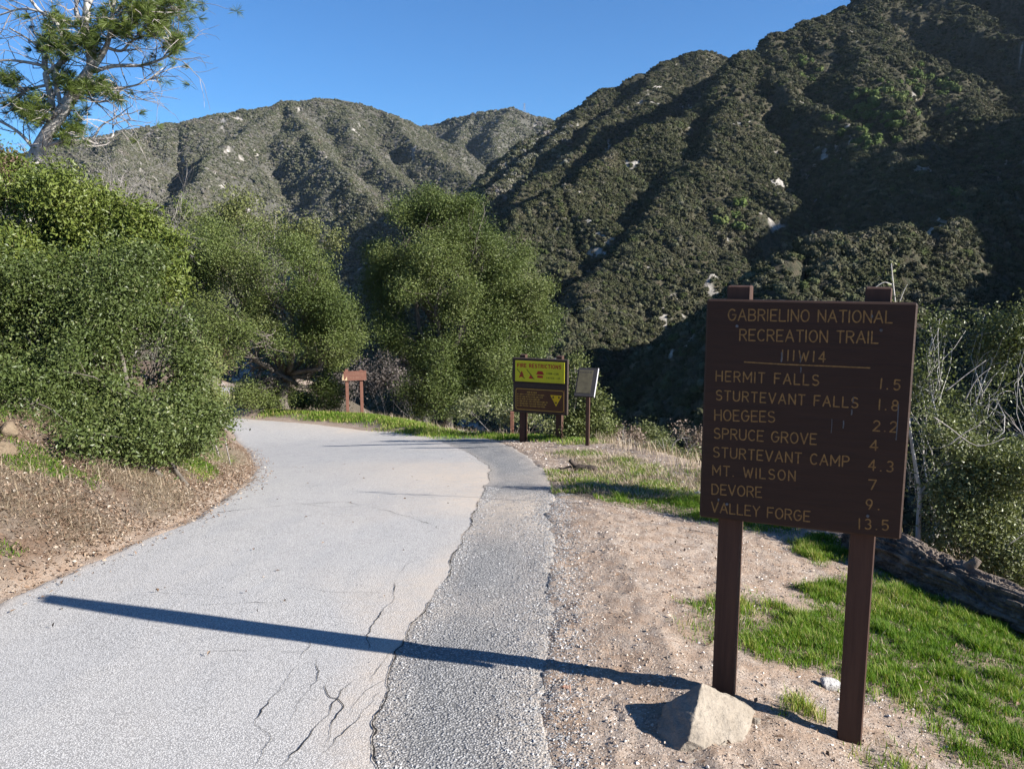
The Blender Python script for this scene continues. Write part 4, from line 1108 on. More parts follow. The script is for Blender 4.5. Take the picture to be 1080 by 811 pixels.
b = at(710, 492, 13.0); bare("dead_shrub", "leaning bare reddish branches standing in the grass on the canyon edge", "shrub", b, 6, .42, .010, 1, 93, BARK_DEAD, 2, .4, lean=-.2)
b = at(664, 482, 14.0); bare("dead_shrub", "bleached dry twigs beside the low grey bush on the canyon edge", "shrub", b, 12, .30, .005, 2, 94, BARK_PALE, 2, .5)
b = at(600, 474, 15.0); bare("dead_shrub", "bleached dry twigs around the foot of the information panel post", "shrub", b, 14, .32, .005, 2, 95, BARK_PALE, 2, .5)
# whitish stems of the open shrub's neighbour: a bare sapling just behind the log
root = empty("sapling", at(968, 560, 6.6), "whitish bare forked stem standing behind the fallen log", "sapling")
r = np.random.default_rng(96); mb = MB()
for pts, r0, r1 in (([(968, 580), (969, 545), (970, 520), (966, 495), (962, 470), (958, 440)], .022, .010), ([(970, 520), (984, 505), (998, 496), (1014, 492)], .012, .006), ([(970, 525), (978, 520), (982, 516)], .008, .004), ([(958, 440), (955, 400), (948, 350), (942, 300), (940, 278)], .010, .004),
                    ([(940, 300), (932, 298), (922, 304)], .005, .003), ([(945, 330), (952, 310), (957, 300)], .004, .002)):
    mb.tube(px_curve(pts, 6.6), np.linspace(r0, r1, (len(pts) - 1) * 4 + 1), 6)
o = link("stem", mb.mesh("stem", True), BARK_PALE, root)
P = np.array([at(941 + r.normal() * 5, r.uniform(276, 330), 6.6 + r.normal() * .05) for _ in range(40)])
v, f = leaf_quads(P, .04, r, .5); me = new_mesh("leaves", v, f); attr(me, "tint", np.repeat(r.uniform(.4, 1, len(P)), 4))
o2 = link("leaves", me, LEAF_YEL, root); localise(root, o, o2)
root = empty("dead_branch", at(1040, 470, 6.3), "bleached bare stems leaning through the open shrub at the right", "branch")
for pts in ([(1018, 422), (1030, 400), (1045, 388)], [(1034, 418), (1046, 400)], [(998, 412), (1018, 396), (1040, 380)], [(1000, 470), (1018, 456), (1034, 448)], [(1010, 468), (1020, 460)], [(1062, 575), (1085, 560)], [(985, 440), (1000, 450), (1030, 470), (1060, 462)]):
    mb = MB(); mb.tube(px_curve(pts, 6.1), np.linspace(.0055, .0025, (len(pts) - 1) * 4 + 1), 5)
    o = link("branch", mb.mesh("branch", True), BARK_DEAD, root); localise(root, o)
# a leafless sapling on the edge beside the frame; its shadow lies across the road
b = np.array([7.9, 8.3, 0.0]); b[2] = float(ground(b[:1], b[1:2])[0])
bare("bare_tree", "leafless young tree on the canyon edge beyond the open shrub", "tree", b, 9, 2.3, .048, 4, 97, BARK_DEAD, 5, .34, dirz=3.2)

# the fallen log
r = np.random.default_rng(98)
def log_mesh(A, B, rad, nl, ns, seed):
    t = np.linspace(0, 1, nl); th = np.linspace(0, 2 * np.pi, ns, endpoint=False)
    ax = unit(B - A); u = unit(np.cross(ax, [0, 0, 1])); w = np.cross(u, ax)
    T, TH = np.meshgrid(t, th, indexing='ij'); L = np.linalg.norm(B - A)
    plate = fbm(T * L * 3.0 + 3, TH * 2.2, seed, 3); wb = fbm(T * L * 2.0, TH * 1.5, seed + 9, 3); ridge = np.abs(fbm(T * L * 2.4 + wb, TH * 3.4 + 1.3 * wb, seed + 3, 5, .62))
    rr = rad * (1 + .10 * fbm(T * L * .8, TH * .6, seed + 5, 2) - .22 * (1 - np.clip(ridge * 3.0, 0, 1)) + .12 * plate)
    rr *= np.where((T < .004) | (T > .996), .80, 1)
    bend = .05 * np.sin(T * 3.0)
    P = A + (B - A) * T[..., None] + u * (np.cos(TH) * rr + bend)[..., None] + w * (np.sin(TH) * rr)[..., None]
    i = np.arange(nl - 1)[:, None] * ns; j = np.arange(ns)[None]; j2 = (j + 1) % ns
    f = np.stack([i + j, i + ns + j, i + ns + j2, i + j2], -1).reshape(-1, 4)
    V = np.vstack([P.reshape(-1, 3), [A + (B - A) * .012], [B]])
    n = nl * ns
    c = np.array([[n, (k + 1) % ns, k] for k in range(ns)] + [[n + 1, n - ns + k, n - ns + (k + 1) % ns] for k in range(ns)])
    return new_mesh("log", V, [f, c], True)
A = at(900, 562, 6.7); B = at(1150, 680, 5.0)
m = NT("log_bark"); co = m.coord()
n1 = m.noise(co, 9, 6, .7); n2 = m.noise(co, 45, 5, .7)
m.bsdf(m.mix(m.ramp(n1, [(.35, 0.0), (.65, 1.0)]), (0.060, 0.047, 0.038), m.mix(n2, (0.15, 0.115, 0.088), (0.30, 0.25, 0.21))), .95, m.bump(m.math('ADD', n1, m.math('MULTIPLY', n2, .4)), 1.0, .03), spec=.1)
root = empty("fallen_log", (A + B) / 2, "thick dark fallen log with cracked bark lying at the canyon edge behind the grass", "log")
o = link("bark", log_mesh(A, B, .19, 420, 180, 7), m.m, root); localise(root, o)
mb = MB(); p = A + (B - A) * .52 + np.array([0, -.05, .16]); mb.tube(curve(p - np.array([0, 0, .05]), p + np.array([.05, -.06, .07]), r, .1, 6), np.linspace(.05, .03, 6), 8)
o = link("branch_stub", mb.mesh("branch_stub", True), m.m, root); localise(root, o)
# short charred stick on the grass near the road
S1 = np.array([*plan_g(606, 497), 0]); S2 = np.array([*plan_g(629, 498), 0])
for s in (S1, S2): s[2] = float(ground(s[:1], s[1:2])[0]) + .04
mb = MB(); mb.tube(curve(S1, S2, r, .08, 10), np.array([.045, .05, .05, .045, .045, .04, .045, .045, .04, .035]), 8)
mk2 = bark_mat("charred_bark", (0.03, 0.024, 0.02), (0.11, 0.085, 0.07), 30)
stick = empty("stick", S1, "short dark broken branch lying on the dirt near the info panel", "stick")
o = link("branch", mb.mesh("branch", True), mk2, stick)
mb = MB(); mb.tube(curve(S1 + np.array([.02, 0, .02]), S1 + np.array([-.06, 0, .10]), r, .1, 5), np.linspace(.035, .025, 5), 7); mb.tube(curve(S1, S1 + np.array([-.2, 0.02, .0]), r, .1, 5), np.linspace(.018, .008, 5), 5)
o2 = link("broken_end", mb.mesh("broken_end", True), mk2, stick); localise(stick, o, o2)

# a lattice mast on the far ridge
mp = at(553, 119, 2795); mp[2] = float(land(mp[:1], mp[1:2])[0])
mast = empty("transmission_tower", mp, "tiny lattice transmission tower on the far skyline ridge", "tower")
mb = MB()
for sx in (-1, 1):
    for sy in (-1, 1): mb.tube([mp + np.array([3.2 * sx, 3.2 * sy, -3]), mp + np.array([.5 * sx, .5 * sy, 30])], [.45, .3], 4)
for h in (5, 12, 19, 25):
    w = 3.2 - 2.7 * h / 30
    mb.tube([mp + np.array([-w, -w, h]), mp + np.array([w, -w, h + 4])], .25, 4); mb.tube([mp + np.array([w, -w, h]), mp + np.array([-w, -w, h + 4])], .25, 4)
o = link("lattice", mb.mesh("lattice"), BARK_DEAD, mast); localise(mast, o)
mb = MB()
for h in (20, 25, 29): mb.tube([mp + np.array([-5.5, 0, h]), mp + np.array([5.5, 0, h])], .3, 4)
o = link("cross_arms", mb.mesh("cross_arms"), BARK_DEAD, mast); localise(mast, o)
# ------------------------------------------------------------------ signs
_arc = lambda cx, cy, rx, ry, a0, a1, n=9: [(cx + rx * math.cos(R(a)), cy + ry * math.sin(R(a))) for a in np.linspace(a0, a1, n)]
GLYPH = {   # strokes in a box of height 1; second item is the width
 'A': ([[(0, 0), (.34, 1), (.68, 0)], [(.12, .34), (.56, .34)]], .68), 'B': ([[(0, 0), (0, 1), (.32, 1)] + _arc(.32, .76, .24, .24, 90, -90, 7) + [(0, .52)], [(.32, .52)] + _arc(.34, .26, .26, .26, 90, -90, 7) + [(0, 0)]], .60),
 'C': ([_arc(.33, .5, .33, .5, 50, 310, 15)], .60), 'D': ([[(0, 0), (0, 1), (.25, 1)] + _arc(.25, .5, .36, .5, 90, -90, 11) + [(0, 0)]], .61), 'E': ([[(.52, 1), (0, 1), (0, 0), (.52, 0)], [(0, .52), (.42, .52)]], .52),
 'F': ([[(.52, 1), (0, 1), (0, 0)], [(0, .52), (.42, .52)]], .52), 'G': ([_arc(.33, .5, .33, .5, 50, 360, 17) + [(.38, .5)]], .66), 'H': ([[(0, 0), (0, 1)], [(.6, 0), (.6, 1)], [(0, .52), (.6, .52)]], .6),
 'I': ([[(0, 0), (0, 1)]], .04), 'L': ([[(0, 1), (0, 0), (.5, 0)]], .5), 'M': ([[(0, 0), (0, 1), (.38, .3), (.76, 1), (.76, 0)]], .76), 'N': ([[(0, 0), (0, 1), (.6, 0), (.6, 1)]], .6),
 'O': ([_arc(.33, .5, .33, .5, 90, 450, 21)], .66), 'P': ([[(0, 0), (0, 1), (.3, 1)] + _arc(.3, .74, .26, .26, 90, -90, 7) + [(0, .48)]], .56), 'R': ([[(0, 0), (0, 1), (.3, 1)] + _arc(.3, .75, .26, .25, 90, -90, 7) + [(0, .5)], [(.28, .5), (.58, 0)]], .58),
 'S': ([_arc(.28, .75, .26, .25, 35, 270, 11) + _arc(.28, .25, .28, .25, 90, -145, 11)], .56), 'T': ([[(.28, 0), (.28, 1)], [(0, 1), (.56, 1)]], .56), 'U': ([[(0, 1), (0, .3)] + _arc(.3, .3, .3, .3, 180, 360, 9) + [(.6, 1)]], .6),
 'V': ([[(0, 1), (.32, 0), (.64, 1)]], .64), 'W': ([[(0, 1), (.22, 0), (.44, .8), (.66, 0), (.88, 1)]], .88), 'Y': ([[(0, 1), (.3, .5), (.6, 1)], [(.3, .5), (.3, 0)]], .6),
 '1': ([[(.04, 0), (.04, 1)]], .08), '2': ([_arc(.28, .72, .27, .28, 160, -20, 9) + [(.0, 0), (.56, 0)]], .56), '3': ([_arc(.26, .75, .25, .25, 140, -80, 10) + _arc(.26, .26, .28, .26, 80, -140, 10)], .54),
 '4': ([[(.42, 0), (.42, 1), (0, .3), (.58, .3)]], .58), '5': ([[(.5, 1), (.06, 1), (.03, .55)] + _arc(.26, .32, .28, .32, 110, -140, 11)], .54), '7': ([[(0, 1), (.52, 1), (.2, 0)]], .52),
 '8': ([_arc(.28, .75, .23, .25, 90, 450, 15), _arc(.28, .25, .28, .25, 90, 450, 15)], .56), '9': ([_arc(.28, .68, .27, .32, 0, 360, 15) + [(.5, .4), (.3, 0)]], .56), '.': ([[(.03, .02), (.05, .02)]], .08), ' ': ([], .30)}
def text_strokes(txt, gap):
    out = []; x = 0
    for ch in txt:
        st, w = GLYPH[ch]
        for s in st: out.append([(x + a, b) for a, b in s])
        x += w + gap
    return out, x - gap
def ribbon(mb, pts, w, y, to3):
    """flat rounded stroke of width w lying on the sign's face"""
    p = np.array(pts, float)
    if len(p) < 2: return
    keep = np.concatenate([[True], np.linalg.norm(np.diff(p, axis=0), axis=1) > 1e-6]); p = p[keep]
    if len(p) < 2: return
    closed = np.linalg.norm(p[0] - p[-1]) < 1e-5 and len(p) > 4
    # split at sharp corners, each piece with round caps
    a = math.pi * np.linspace(0, 1, 7)
    def seg(q):
        t = np.gradient(q, axis=0); t /= np.linalg.norm(t, axis=1, keepdims=True) + 1e-12
        nr = np.stack([-t[:, 1], t[:, 0]], 1)
        L = q + nr * w / 2; Rr = q - nr * w / 2
        v = np.concatenate([L, Rr]); n = len(q); i = np.arange(n - 1)
        mb.add(to3(v, y), np.stack([i + n, i + n + 1, i + 1, i], 1))
        for c, tt, nn in ((q[0], -t[0], -nr[0]), (q[-1], t[-1], nr[-1])):
            cap = np.array([c] + [c + nn * math.cos(s) * w / 2 + tt * math.sin(s) * w / 2 for s in a][::-1])
            mb.add(to3(cap, y + .00003), np.array([[0, k + 1, k + 2] for k in range(len(a) - 1)]))
    d = np.diff(p, axis=0); d /= np.linalg.norm(d, axis=1, keepdims=True)
    cuts = [0] + [i for i in range(1, len(p) - 1) if np.dot(d[i - 1], d[i]) < .80] + [len(p) - 1]
    for n_, (i0, i1) in enumerate(zip(cuts[:-1], cuts[1:])):
        q = p[i0:i1 + 1]
        if len(q) == 2: q = np.array([q[0], (q[0] + q[1]) / 2, q[1]])
        y_save = y; y = y + (n_ % 2) * .00006
        seg(q); y = y_save
def put_text(mb, txt, x0, y0, x1, y1, cap, w, to3, lift=.0012, wobble=0.0, r=None):
    """fit a line of lettering between two baseline ends"""
    lo, hi = 0.02, 2.5
    L = math.hypot(x1 - x0, y1 - y0) / cap
    for _ in range(40):
        g = (lo + hi) / 2
        if text_strokes(txt, g)[1] > L: hi = g
        else: lo = g
    st, tot = text_strokes(txt, g)
    sc = L / tot if tot > 0.2 else 1.0
    ux, uy = (x1 - x0) / (L * cap), (y1 - y0) / (L * cap)
    for i, s in enumerate(st):
        pts = [(x0 + (a * sc * ux) * cap - b * uy * cap, y0 + (a * sc * uy) * cap + b * cap) for a, b in s]
        ribbon(mb, pts, w, lift, to3)
def paint(name, c, c2=None, rough=.6, scale=6.0, bump=.15, grain=None):
    m = NT(name); co = m.coord()
    n = m.noise(m.node("ShaderNodeMapping", {"Vector": co, "Scale": grain or (1, 1, 1)}).outputs[0], scale, 6, .65)
    col = m.mix(m.ramp(n, [(.35, 0.0), (.68, 1.0)]), c, c2 or tuple(.75 * q for q in c))
    m.bsdf(col, rough, m.bump(n, bump, .004), spec=.12 if rough > .9 else .3)
    return m.m
WOOD = paint("brown_stained_wood", (0.036, 0.017, 0.010), (0.025, 0.012, 0.007), .66, 34, .8, (.10, 1, 1))
POSTW = paint("weathered_brown_post", (0.070, 0.036, 0.024), (0.040, 0.020, 0.014), .72, 34, .8, (1, 1, .06))
LETTER = paint("routed_ochre_lettering", (0.30, 0.172, 0.058), (0.13, 0.074, 0.030), .8, 75, .3)
GUANO = paint("pale_bird_streaks", (0.13, 0.14, 0.15), (0.07, 0.07, 0.07), .8, 40, .1)
def base_z(x, y): return float(ground_fine(np.array([x]), np.array([y]))[0])

# --- the big trail sign
O = np.array([0.7721, 3.30, 1.4925]); RZ = -0.3858; W, H = .757, .8942
ca, sa = math.cos(RZ), math.sin(RZ)
sign = empty("trail_sign", (O[0], O[1], 0), "big dark brown wooden trail sign on two posts listing falls and distances", "sign", rz=RZ)
to3 = lambda v, y: np.c_[v[:, 0], np.full(len(v), -y), v[:, 1]]
zt = O[2]
mb = MB(); mb.box((0, 0, zt - H), (W, .043, zt), .007); board = link("board", mb.mesh("board"), WOOD, sign)
LINES = [("GABRIELINO NATIONAL", 0.115, 0.090, 0.891, 0.083, 0.048), ("RECREATION TRAIL", 0.177, 0.177, 0.834, 0.169, 0.048), ("111W14", 0.389, 0.256, 0.597, 0.257, 0.043), ("HERMIT FALLS", 0.064, 0.362, 0.572, 0.358, 0.044),
 ("1.5", 0.858, 0.357, 0.944, 0.360, 0.041), ("STURTEVANT FALLS", 0.068, 0.448, 0.761, 0.445, 0.043), ("1.8", 0.858, 0.446, 0.944, 0.446, 0.042), ("HOEGEES", 0.065, 0.541, 0.369, 0.531, 0.047), ("2.2", 0.839, 0.538, 0.944, 0.537, 0.043),
 ("SPRUCE GROVE", 0.065, 0.624, 0.577, 0.616, 0.046), ("4", 0.831, 0.622, 0.865, 0.621, 0.042), ("STURTEVANT CAMP", 0.065, 0.710, 0.737, 0.702, 0.045), ("4.3", 0.830, 0.708, 0.940, 0.708, 0.044), ("MT. WILSON", 0.065, 0.794, 0.484, 0.786, 0.044),
 ("7", 0.836, 0.792, 0.870, 0.791, 0.041), ("DEVORE", 0.065, 0.884, 0.321, 0.876, 0.046), ("9.", 0.830, 0.878, 0.890, 0.877, 0.041), ("VALLEY FORGE", 0.065, 0.968, 0.566, 0.963, 0.046), ("13.5", 0.803, 0.969, 0.938, 0.963, 0.043)]
mb = MB()
for t, x0, y0, x1, y1, c in LINES:
    put_text(mb, t, x0 * W, zt - y0 * H, x1 * W, zt - y1 * H, c * H, .0052, to3)
ribbon(mb, [(.205 * W, zt - .272 * H), (.40 * W, zt - .2745 * H), (.60 * W, zt - .2735 * H), (.805 * W, zt - .273 * H)], .0050, .0012, to3)
link("lettering", mb.mesh("lettering"), LETTER, board)
mb = MB()
for (x, y0, y1, w) in ((.388, .225, .262, .006), (.480, .232, .262, .004), (.484, .285, .305, .0045), (.738, .40, .425, .003), (.735, .455, .475, .005), (.700, .505, .535, .0045), (.645, .50, .56, .0025), (.945, .42, .57, .0035), (.10, .905, .912, .006), (.80, .055, .062, .006)):
    ribbon(mb, [(x * W, zt - y0 * H), (x * W + .001, zt - (y0 + y1) / 2 * H), (x * W, zt - y1 * H)], w, .0018, to3)
link("streaks", mb.mesh("streaks"), GUANO, board)
for (u, v) in ((.16, .115), (.845, .115), (.145, .925), (.84, .91)):
    mb = MB(); mb.tube([(u * W, -.004, zt - v * H), (u * W, .004, zt - v * H)], [.0055, .0062], 10)
    link("bolt", mb.mesh("bolt"), GUANO, sign)
for xc in (.118, .625):
    gx, gy = O[0] + ca * xc - sa * .09, O[1] + sa * xc + ca * .09
    mb = MB(); mb.box((xc - .046, .045, base_z(gx, gy) - .25), (xc + .046, .128, 1.545), .005)
    link("post", mb.mesh("post"), POSTW, sign)

# --- fire restrictions sign
FO = np.array([0.006, 15.0, -0.122]); FRZ = -0.37; FW, FH = 1.058, 1.006
fs = empty("fire_sign", (FO[0], FO[1], 0), "brown board on two posts with yellow fire restrictions panel over brown rules panel", "sign", rz=FRZ)
fz = FO[2]
FRAME = paint("dark_brown_frame", (0.050, 0.034, 0.026), (0.035, 0.024, 0.018), .7, 20, .2)
YEL = paint("yellow_green_panel", (0.56, 0.52, 0.020), (0.50, 0.48, 0.020), .55, 8, .05)
RED = paint("red_print", (0.42, 0.035, 0.018), None, .6); BLK = paint("dark_print", (0.10, 0.12, 0.012), None, .6)
BRN = paint("brown_panel", (0.085, 0.034, 0.013), (0.065, 0.026, 0.010), .55, 12, .1); OCH = paint("ochre_print", (0.50, 0.31, 0.055), (0.42, 0.26, 0.05), .6); TRI = paint("yellow_triangle", (0.72, 0.47, 0.010), None, .55)
mb = MB(); mb.box((0, 0, fz - .45 * FH), (FW, .07, fz), .008); mb.box((0.012, 0.006, fz - FH), (FW - .004, .072, fz - .452 * FH), .008)
bd = link("backboard", mb.mesh("backboard"), FRAME, fs)
yp = MB(); X0, X1, Z0, Z1 = .055 * FW, .945 * FW, fz - .425 * FH, fz - .05 * FH
yp.box((X0, -.008, Z0), (X1, .002, Z1), .002); ypo = link("restriction_panel", yp.mesh("restriction_panel"), YEL, fs)
def ft(px, py):   # crop pixels of the photograph's yellow panel -> sign plane
    return (X0 + (px - 112) / (968 - 112) * (X1 - X0), Z1 - (py - 88 - (px - 112) * .035) / (440 - 88) * (Z1 - Z0))
mb = MB(); a = ft(155, 196); b = ft(905, 220); put_text(mb, "FIRE RESTRICTIONS", a[0], a[1], b[0], a[1], .058 * 1.05, .015, to3, .0092)
def fill(mb, P, y): mb.add(to3(np.array(P, float), y), np.array([[0, i, i + 1] for i in range(1, len(P) - 1)]))
c = ft(220, 330)
fill(mb, [(c[0], c[1] - .035), (c[0] + .05, c[1] - .06), (c[0] + .045, c[1] + .0), (c[0] + .01, c[1] + .075), (c[0] - .02, c[1] + .02), (c[0] - .045, c[1] - .06)], .0092)
c = ft(385, 345); fill(mb, [(c[0] - .04, c[1] - .05), (c[0] + .05, c[1] - .055), (c[0] + .005, c[1] + .035)], .0092)
c = ft(550, 320)
fill(mb, [(c[0] - .075, c[1] - .005), (c[0] + .075, c[1] - .005), (c[0] + .045, c[1] + .06), (c[0] - .045, c[1] + .06)], .0092)
fill(mb, [(c[0] - .055, c[1] - .065), (c[0] + .055, c[1] - .065), (c[0] + .055, c[1] - .022), (c[0] - .055, c[1] - .022)], .0092)
link("red_lettering", mb.mesh("red_lettering"), RED, ypo)
mb = MB()
for (p, q) in (((150, 235), (278, 392)), ((318, 240), (445, 402))):
    ribbon(mb, [ft(*p), ft((p[0] + q[0]) / 2, (p[1] + q[1]) / 2), ft(*q)], .014, .0098, to3)
rr_ = np.random.default_rng(5)
def scribble(mb, x0, x1, z, hgt, w, words, y):
    """print too small to read: word-long runs of short strokes"""
    x = x0
    while x < x1 - hgt:
        L = hgt * rr_.uniform(1.8, 4.5); e = min(x + L, x1)
        while x < e:
            k = rr_.integers(0, 3)
            P = [[(x, z), (x, z + hgt)], [(x, z), (x + hgt * .45, z + hgt * .5), (x, z + hgt)], [(x, z + hgt * .5), (x + hgt * .5, z + hgt * .5)]][k]
            ribbon(mb, P, w, y, to3); x += hgt * .62
        x += hgt * .55
for (p, q) in (((668, 300), (895, 300)), ((665, 375), (885, 375))):
    a = ft(*p); b = ft(*q); scribble(mb, a[0], b[0], a[1] - .018, .030, .008, 3, .0092)
link("dark_lettering", mb.mesh("dark_lettering"), BLK, ypo)
mb = MB(); U0, U1, V0, V1 = .055 * FW, .945 * FW, fz - .955 * FH, fz - .545 * FH
mb.box((U0, -.004, V0), (U1, .004, V1), .002); bp = link("rules_panel", mb.mesh("rules_panel"), BRN, fs)
mb = MB(); q = .03
ribbon(mb, _arc(U0 + .05, V1 - .05, .035, .035, 180, 90, 6) + _arc(U1 - .05, V1 - .05, .035, .035, 90, 0, 6) + _arc(U1 - .05, V0 + .05, .035, .035, 0, -90, 6) + _arc(U0 + .05, V0 + .05, .035, .035, -90, -180, 6) + [(U0 + .015, V1 - .05)], .010, .0052, to3)
scribble(mb, U0 + .23, U0 + .46, V1 - .085, .026, .007, 2, .0052)
for k in range(6):
    z = V1 - .125 - k * .042
    ribbon(mb, [(U0 + .045, z + .010), (U0 + .052, z + .010), (U0 + .058, z + .010)], .014, .0052, to3)
    scribble(mb, U0 + .09, U0 + (.56, .53, .48, .62, .60, .61)[k], z, .020, .006, 6, .0052)
link("ochre_lettering", mb.mesh("ochre_lettering"), OCH, bp)
mb = MB(); fill(mb, [(U1 - .265, V1 - .10), (U1 - .155, V1 - .305), (U1 - .045, V1 - .10)], .0052); tr = link("warning_triangle", mb.mesh("warning_triangle"), TRI, bp)
mb = MB()
for (x, z) in ((U1 - .21, V1 - .135), (U1 - .10, V1 - .135), (U1 - .155, V1 - .235)):
    fill(mb, [(x - .016, z - .02), (x + .016, z - .02), (x + .012, z + .012), (x, z + .022), (x - .012, z + .012)], .0060)
link("print", mb.mesh("print"), FRAME, tr)
cf, sf = math.cos(FRZ), math.sin(FRZ)
for xc in (.17, .87):
    gx, gy = FO[0] + cf * xc - sf * .12, FO[1] + sf * xc + cf * .12
    mb = MB(); mb.box((xc - .058, .074, base_z(gx, gy) - .3), (xc + .058, .19, fz + .05), .006)
    link("post", mb.mesh("post"), POSTW, fs)

# --- tilted information panel on one post
IO = np.array([1.095, 13.5, -0.109]); IRZ = -0.30; LEAN = .674
ip_ = empty("information_panel", (IO[0], IO[1], 0), "small tilted grey framed information panel with faded sheet on a thin brown post", "sign", rz=IRZ)
def tilt(mesh, oz):
    for v in mesh.vertices:
        x, y, z = v.co; dz = z - oz
        v.co = (x, y * math.cos(LEAN) + dz * math.sin(LEAN), oz + dz * math.cos(LEAN) - y * math.sin(LEAN))
    mesh.update(); return mesh
iz = IO[2]; IW, IH = .322, .538
DARKM = paint("dark_metal_frame", (0.030, 0.028, 0.030), (0.02, 0.019, 0.02), .9, 20, .1)
EDGE = paint("bright_metal_edge", (0.52, 0.50, 0.50), (0.42, 0.40, 0.40), .45, 20, .1)
SHEET = paint("faded_printed_sheet", (0.085, 0.076, 0.050), (0.050, 0.044, 0.031), .95, 9, .05)
mb = MB(); mb.box((0, 0, iz - IH), (IW, .030, iz), .004); fr = link("frame", tilt(mb.mesh("frame"), iz), DARKM, ip_)
mb = MB(); mb.box((.022, -.004, iz - IH + .06), (IW - .065, .003, iz - .045), .001); sh_ = link("printed_sheet", tilt(mb.mesh("printed_sheet"), iz), SHEET, ip_)
mb = MB(); scribble(mb, .04, .16, iz - .10, .018, .006, 2, .0052); scribble(mb, .17, .235, iz - .10, .022, .009, 2, .0052)
link("print", tilt(mb.mesh("print"), iz), DARKM, sh_)
mb = MB(); mb.box((IW + .002, -.003, iz - IH), (IW + .014, .034, iz), .002); link("side_rail", tilt(mb.mesh("side_rail"), iz), EDGE, ip_)
ci, si = math.cos(IRZ), math.sin(IRZ)
px_, py_ = .205, -math.sin(LEAN) * IH * .75
gx, gy = IO[0] + ci * px_ - si * py_, IO[1] + si * px_ + ci * py_
mb = MB(); mb.box((px_ - .03, py_ - .03 + .055, base_z(gx, gy) - .3), (px_ + .03, py_ + .03 + .055, iz - IH * .75 * math.cos(LEAN) - .03), .004); link("post", mb.mesh("post"), POSTW, ip_)

# --- small brown sign at the bend
q = at(374, 432, 23.9); srz = R(14)
gz = base_z(q[0], q[1])
zt2 = at(374, 389.5, 23.9)[2]
ss = empty("small_sign", (q[0], q[1], gz), "small reddish brown sign on two slim posts in the grass at the bend", "sign", rz=srz)
REDW = paint("reddish_brown_wood", (0.185, 0.085, 0.058), (0.13, 0.058, 0.04), .75, 30, .3, (.2, 1, 1))
mb = MB(); mb.box((-.29, -.045, zt2 - gz - .33), (.36, .0, zt2 - gz - .05), .006); bs = link("board", mb.mesh("board"), REDW, ss)
mb = MB(); scribble(mb, -.18, .28, zt2 - gz - .15, .045, .010, 3, .0465); scribble(mb, -.12, .24, zt2 - gz - .26, .040, .010, 3, .0465); link("lettering", mb.mesh("lettering"), paint("faded_print", (.24, .13, .09)), bs)
mb = MB(); fill(mb, [(-.335, zt2 - gz - .30), (-.285, zt2 - gz - .31), (-.30, zt2 - gz - .10)], .047); fill(mb, [(-.275, zt2 - gz - .31), (-.19, zt2 - gz - .32), (-.195, zt2 - gz - .20), (-.23, zt2 - gz - .27)], .047)
link("splintered_wood", mb.mesh("splintered_wood"), paint("bare_splinters", (.62, .46, .27)), bs)
for xc in (-.20, .215):
    mb = MB(); mb.box((xc - .045, .003, -.3), (xc + .045, .085, zt2 - gz - (.0 if xc < 0 else .03)), .005); link("post", mb.mesh("post"), REDW, ss)
# --- rusty stake behind the fire sign
q = at(540, 449, 17.2); gz = base_z(q[0], q[1])
st_ = empty("stake", (q[0], q[1], gz), "short rusty brown stake in the grass left of the fire restrictions board", "post")
mb = MB(); mb.box((-.04, -.04, -.2), (.04, .04, at(540, 434, 17.2)[2] - gz), .006); link("post", mb.mesh("post"), REDW, st_)
# ------------------------------------------------------------------ stones
def rock_mat(name, a, b, scale=14):
    m = NT(name); co = m.coord(); n = m.noise(co, scale, 7, .68); f = m.noise(co, scale * 6, 5, .7)
    c = m.mix(m.ramp(n, [(.3, 0.0), (.7, 1.0)]), a, b)
    c = m.mix(m.ramp(f, [(.30, .55), (.48, 0.0)]), c, tuple(.55 * q for q in a))
    m.bsdf(c, .9, m.bump(m.math('ADD', n, m.math('MULTIPLY', f, .45)), .9, .02), spec=.2)
    return m.m
ROCK = rock_mat("tan_granite", (0.205, 0.172, 0.135), (0.30, 0.26, 0.21), 9)
TANR = rock_mat("tan_bank_rock", (0.12, 0.086, 0.055), (0.21, 0.162, 0.11), 7)
WHITE = rock_mat("pale_stone", (0.40, 0.38, 0.35), (0.52, 0.50, 0.47))
import bmesh
def hull_rock(name, pts, seed, cuts=4, amp=.006, bev=.006):
    bm = bmesh.new()
    for p in pts: bm.verts.new(p)
    bmesh.ops.convex_hull(bm, input=bm.verts)
    loose = [v for v in bm.verts if not v.link_faces]
    bmesh.ops.delete(bm, geom=loose, context='VERTS')
    bmesh.ops.bevel(bm, geom=list(bm.edges), offset=bev, segments=2, affect='EDGES', profile=.6)
    bmesh.ops.triangulate(bm, faces=bm.faces)
    for _ in range(cuts):
        el = [e for e in bm.edges if e.calc_length() > .009]
        if not el: break
        bmesh.ops.subdivide_edges(bm, edges=el, cuts=1); bmesh.ops.triangulate(bm, faces=bm.faces)
    bm.normal_update()
    V = np.array([v.co for v in bm.verts]); N = np.array([v.normal for v in bm.verts])
    d = amp * (n3(V, 9.0, seed) + .6 * n3(V, 24.0, seed + 5) + .35 * n3(V, 60.0, seed + 8))
    for v, p in zip(bm.verts, V + N * d[:, None]): v.co = p
    me = bpy.data.meshes.new(name); bm.to_mesh(me); bm.free(); me.update()
    return me
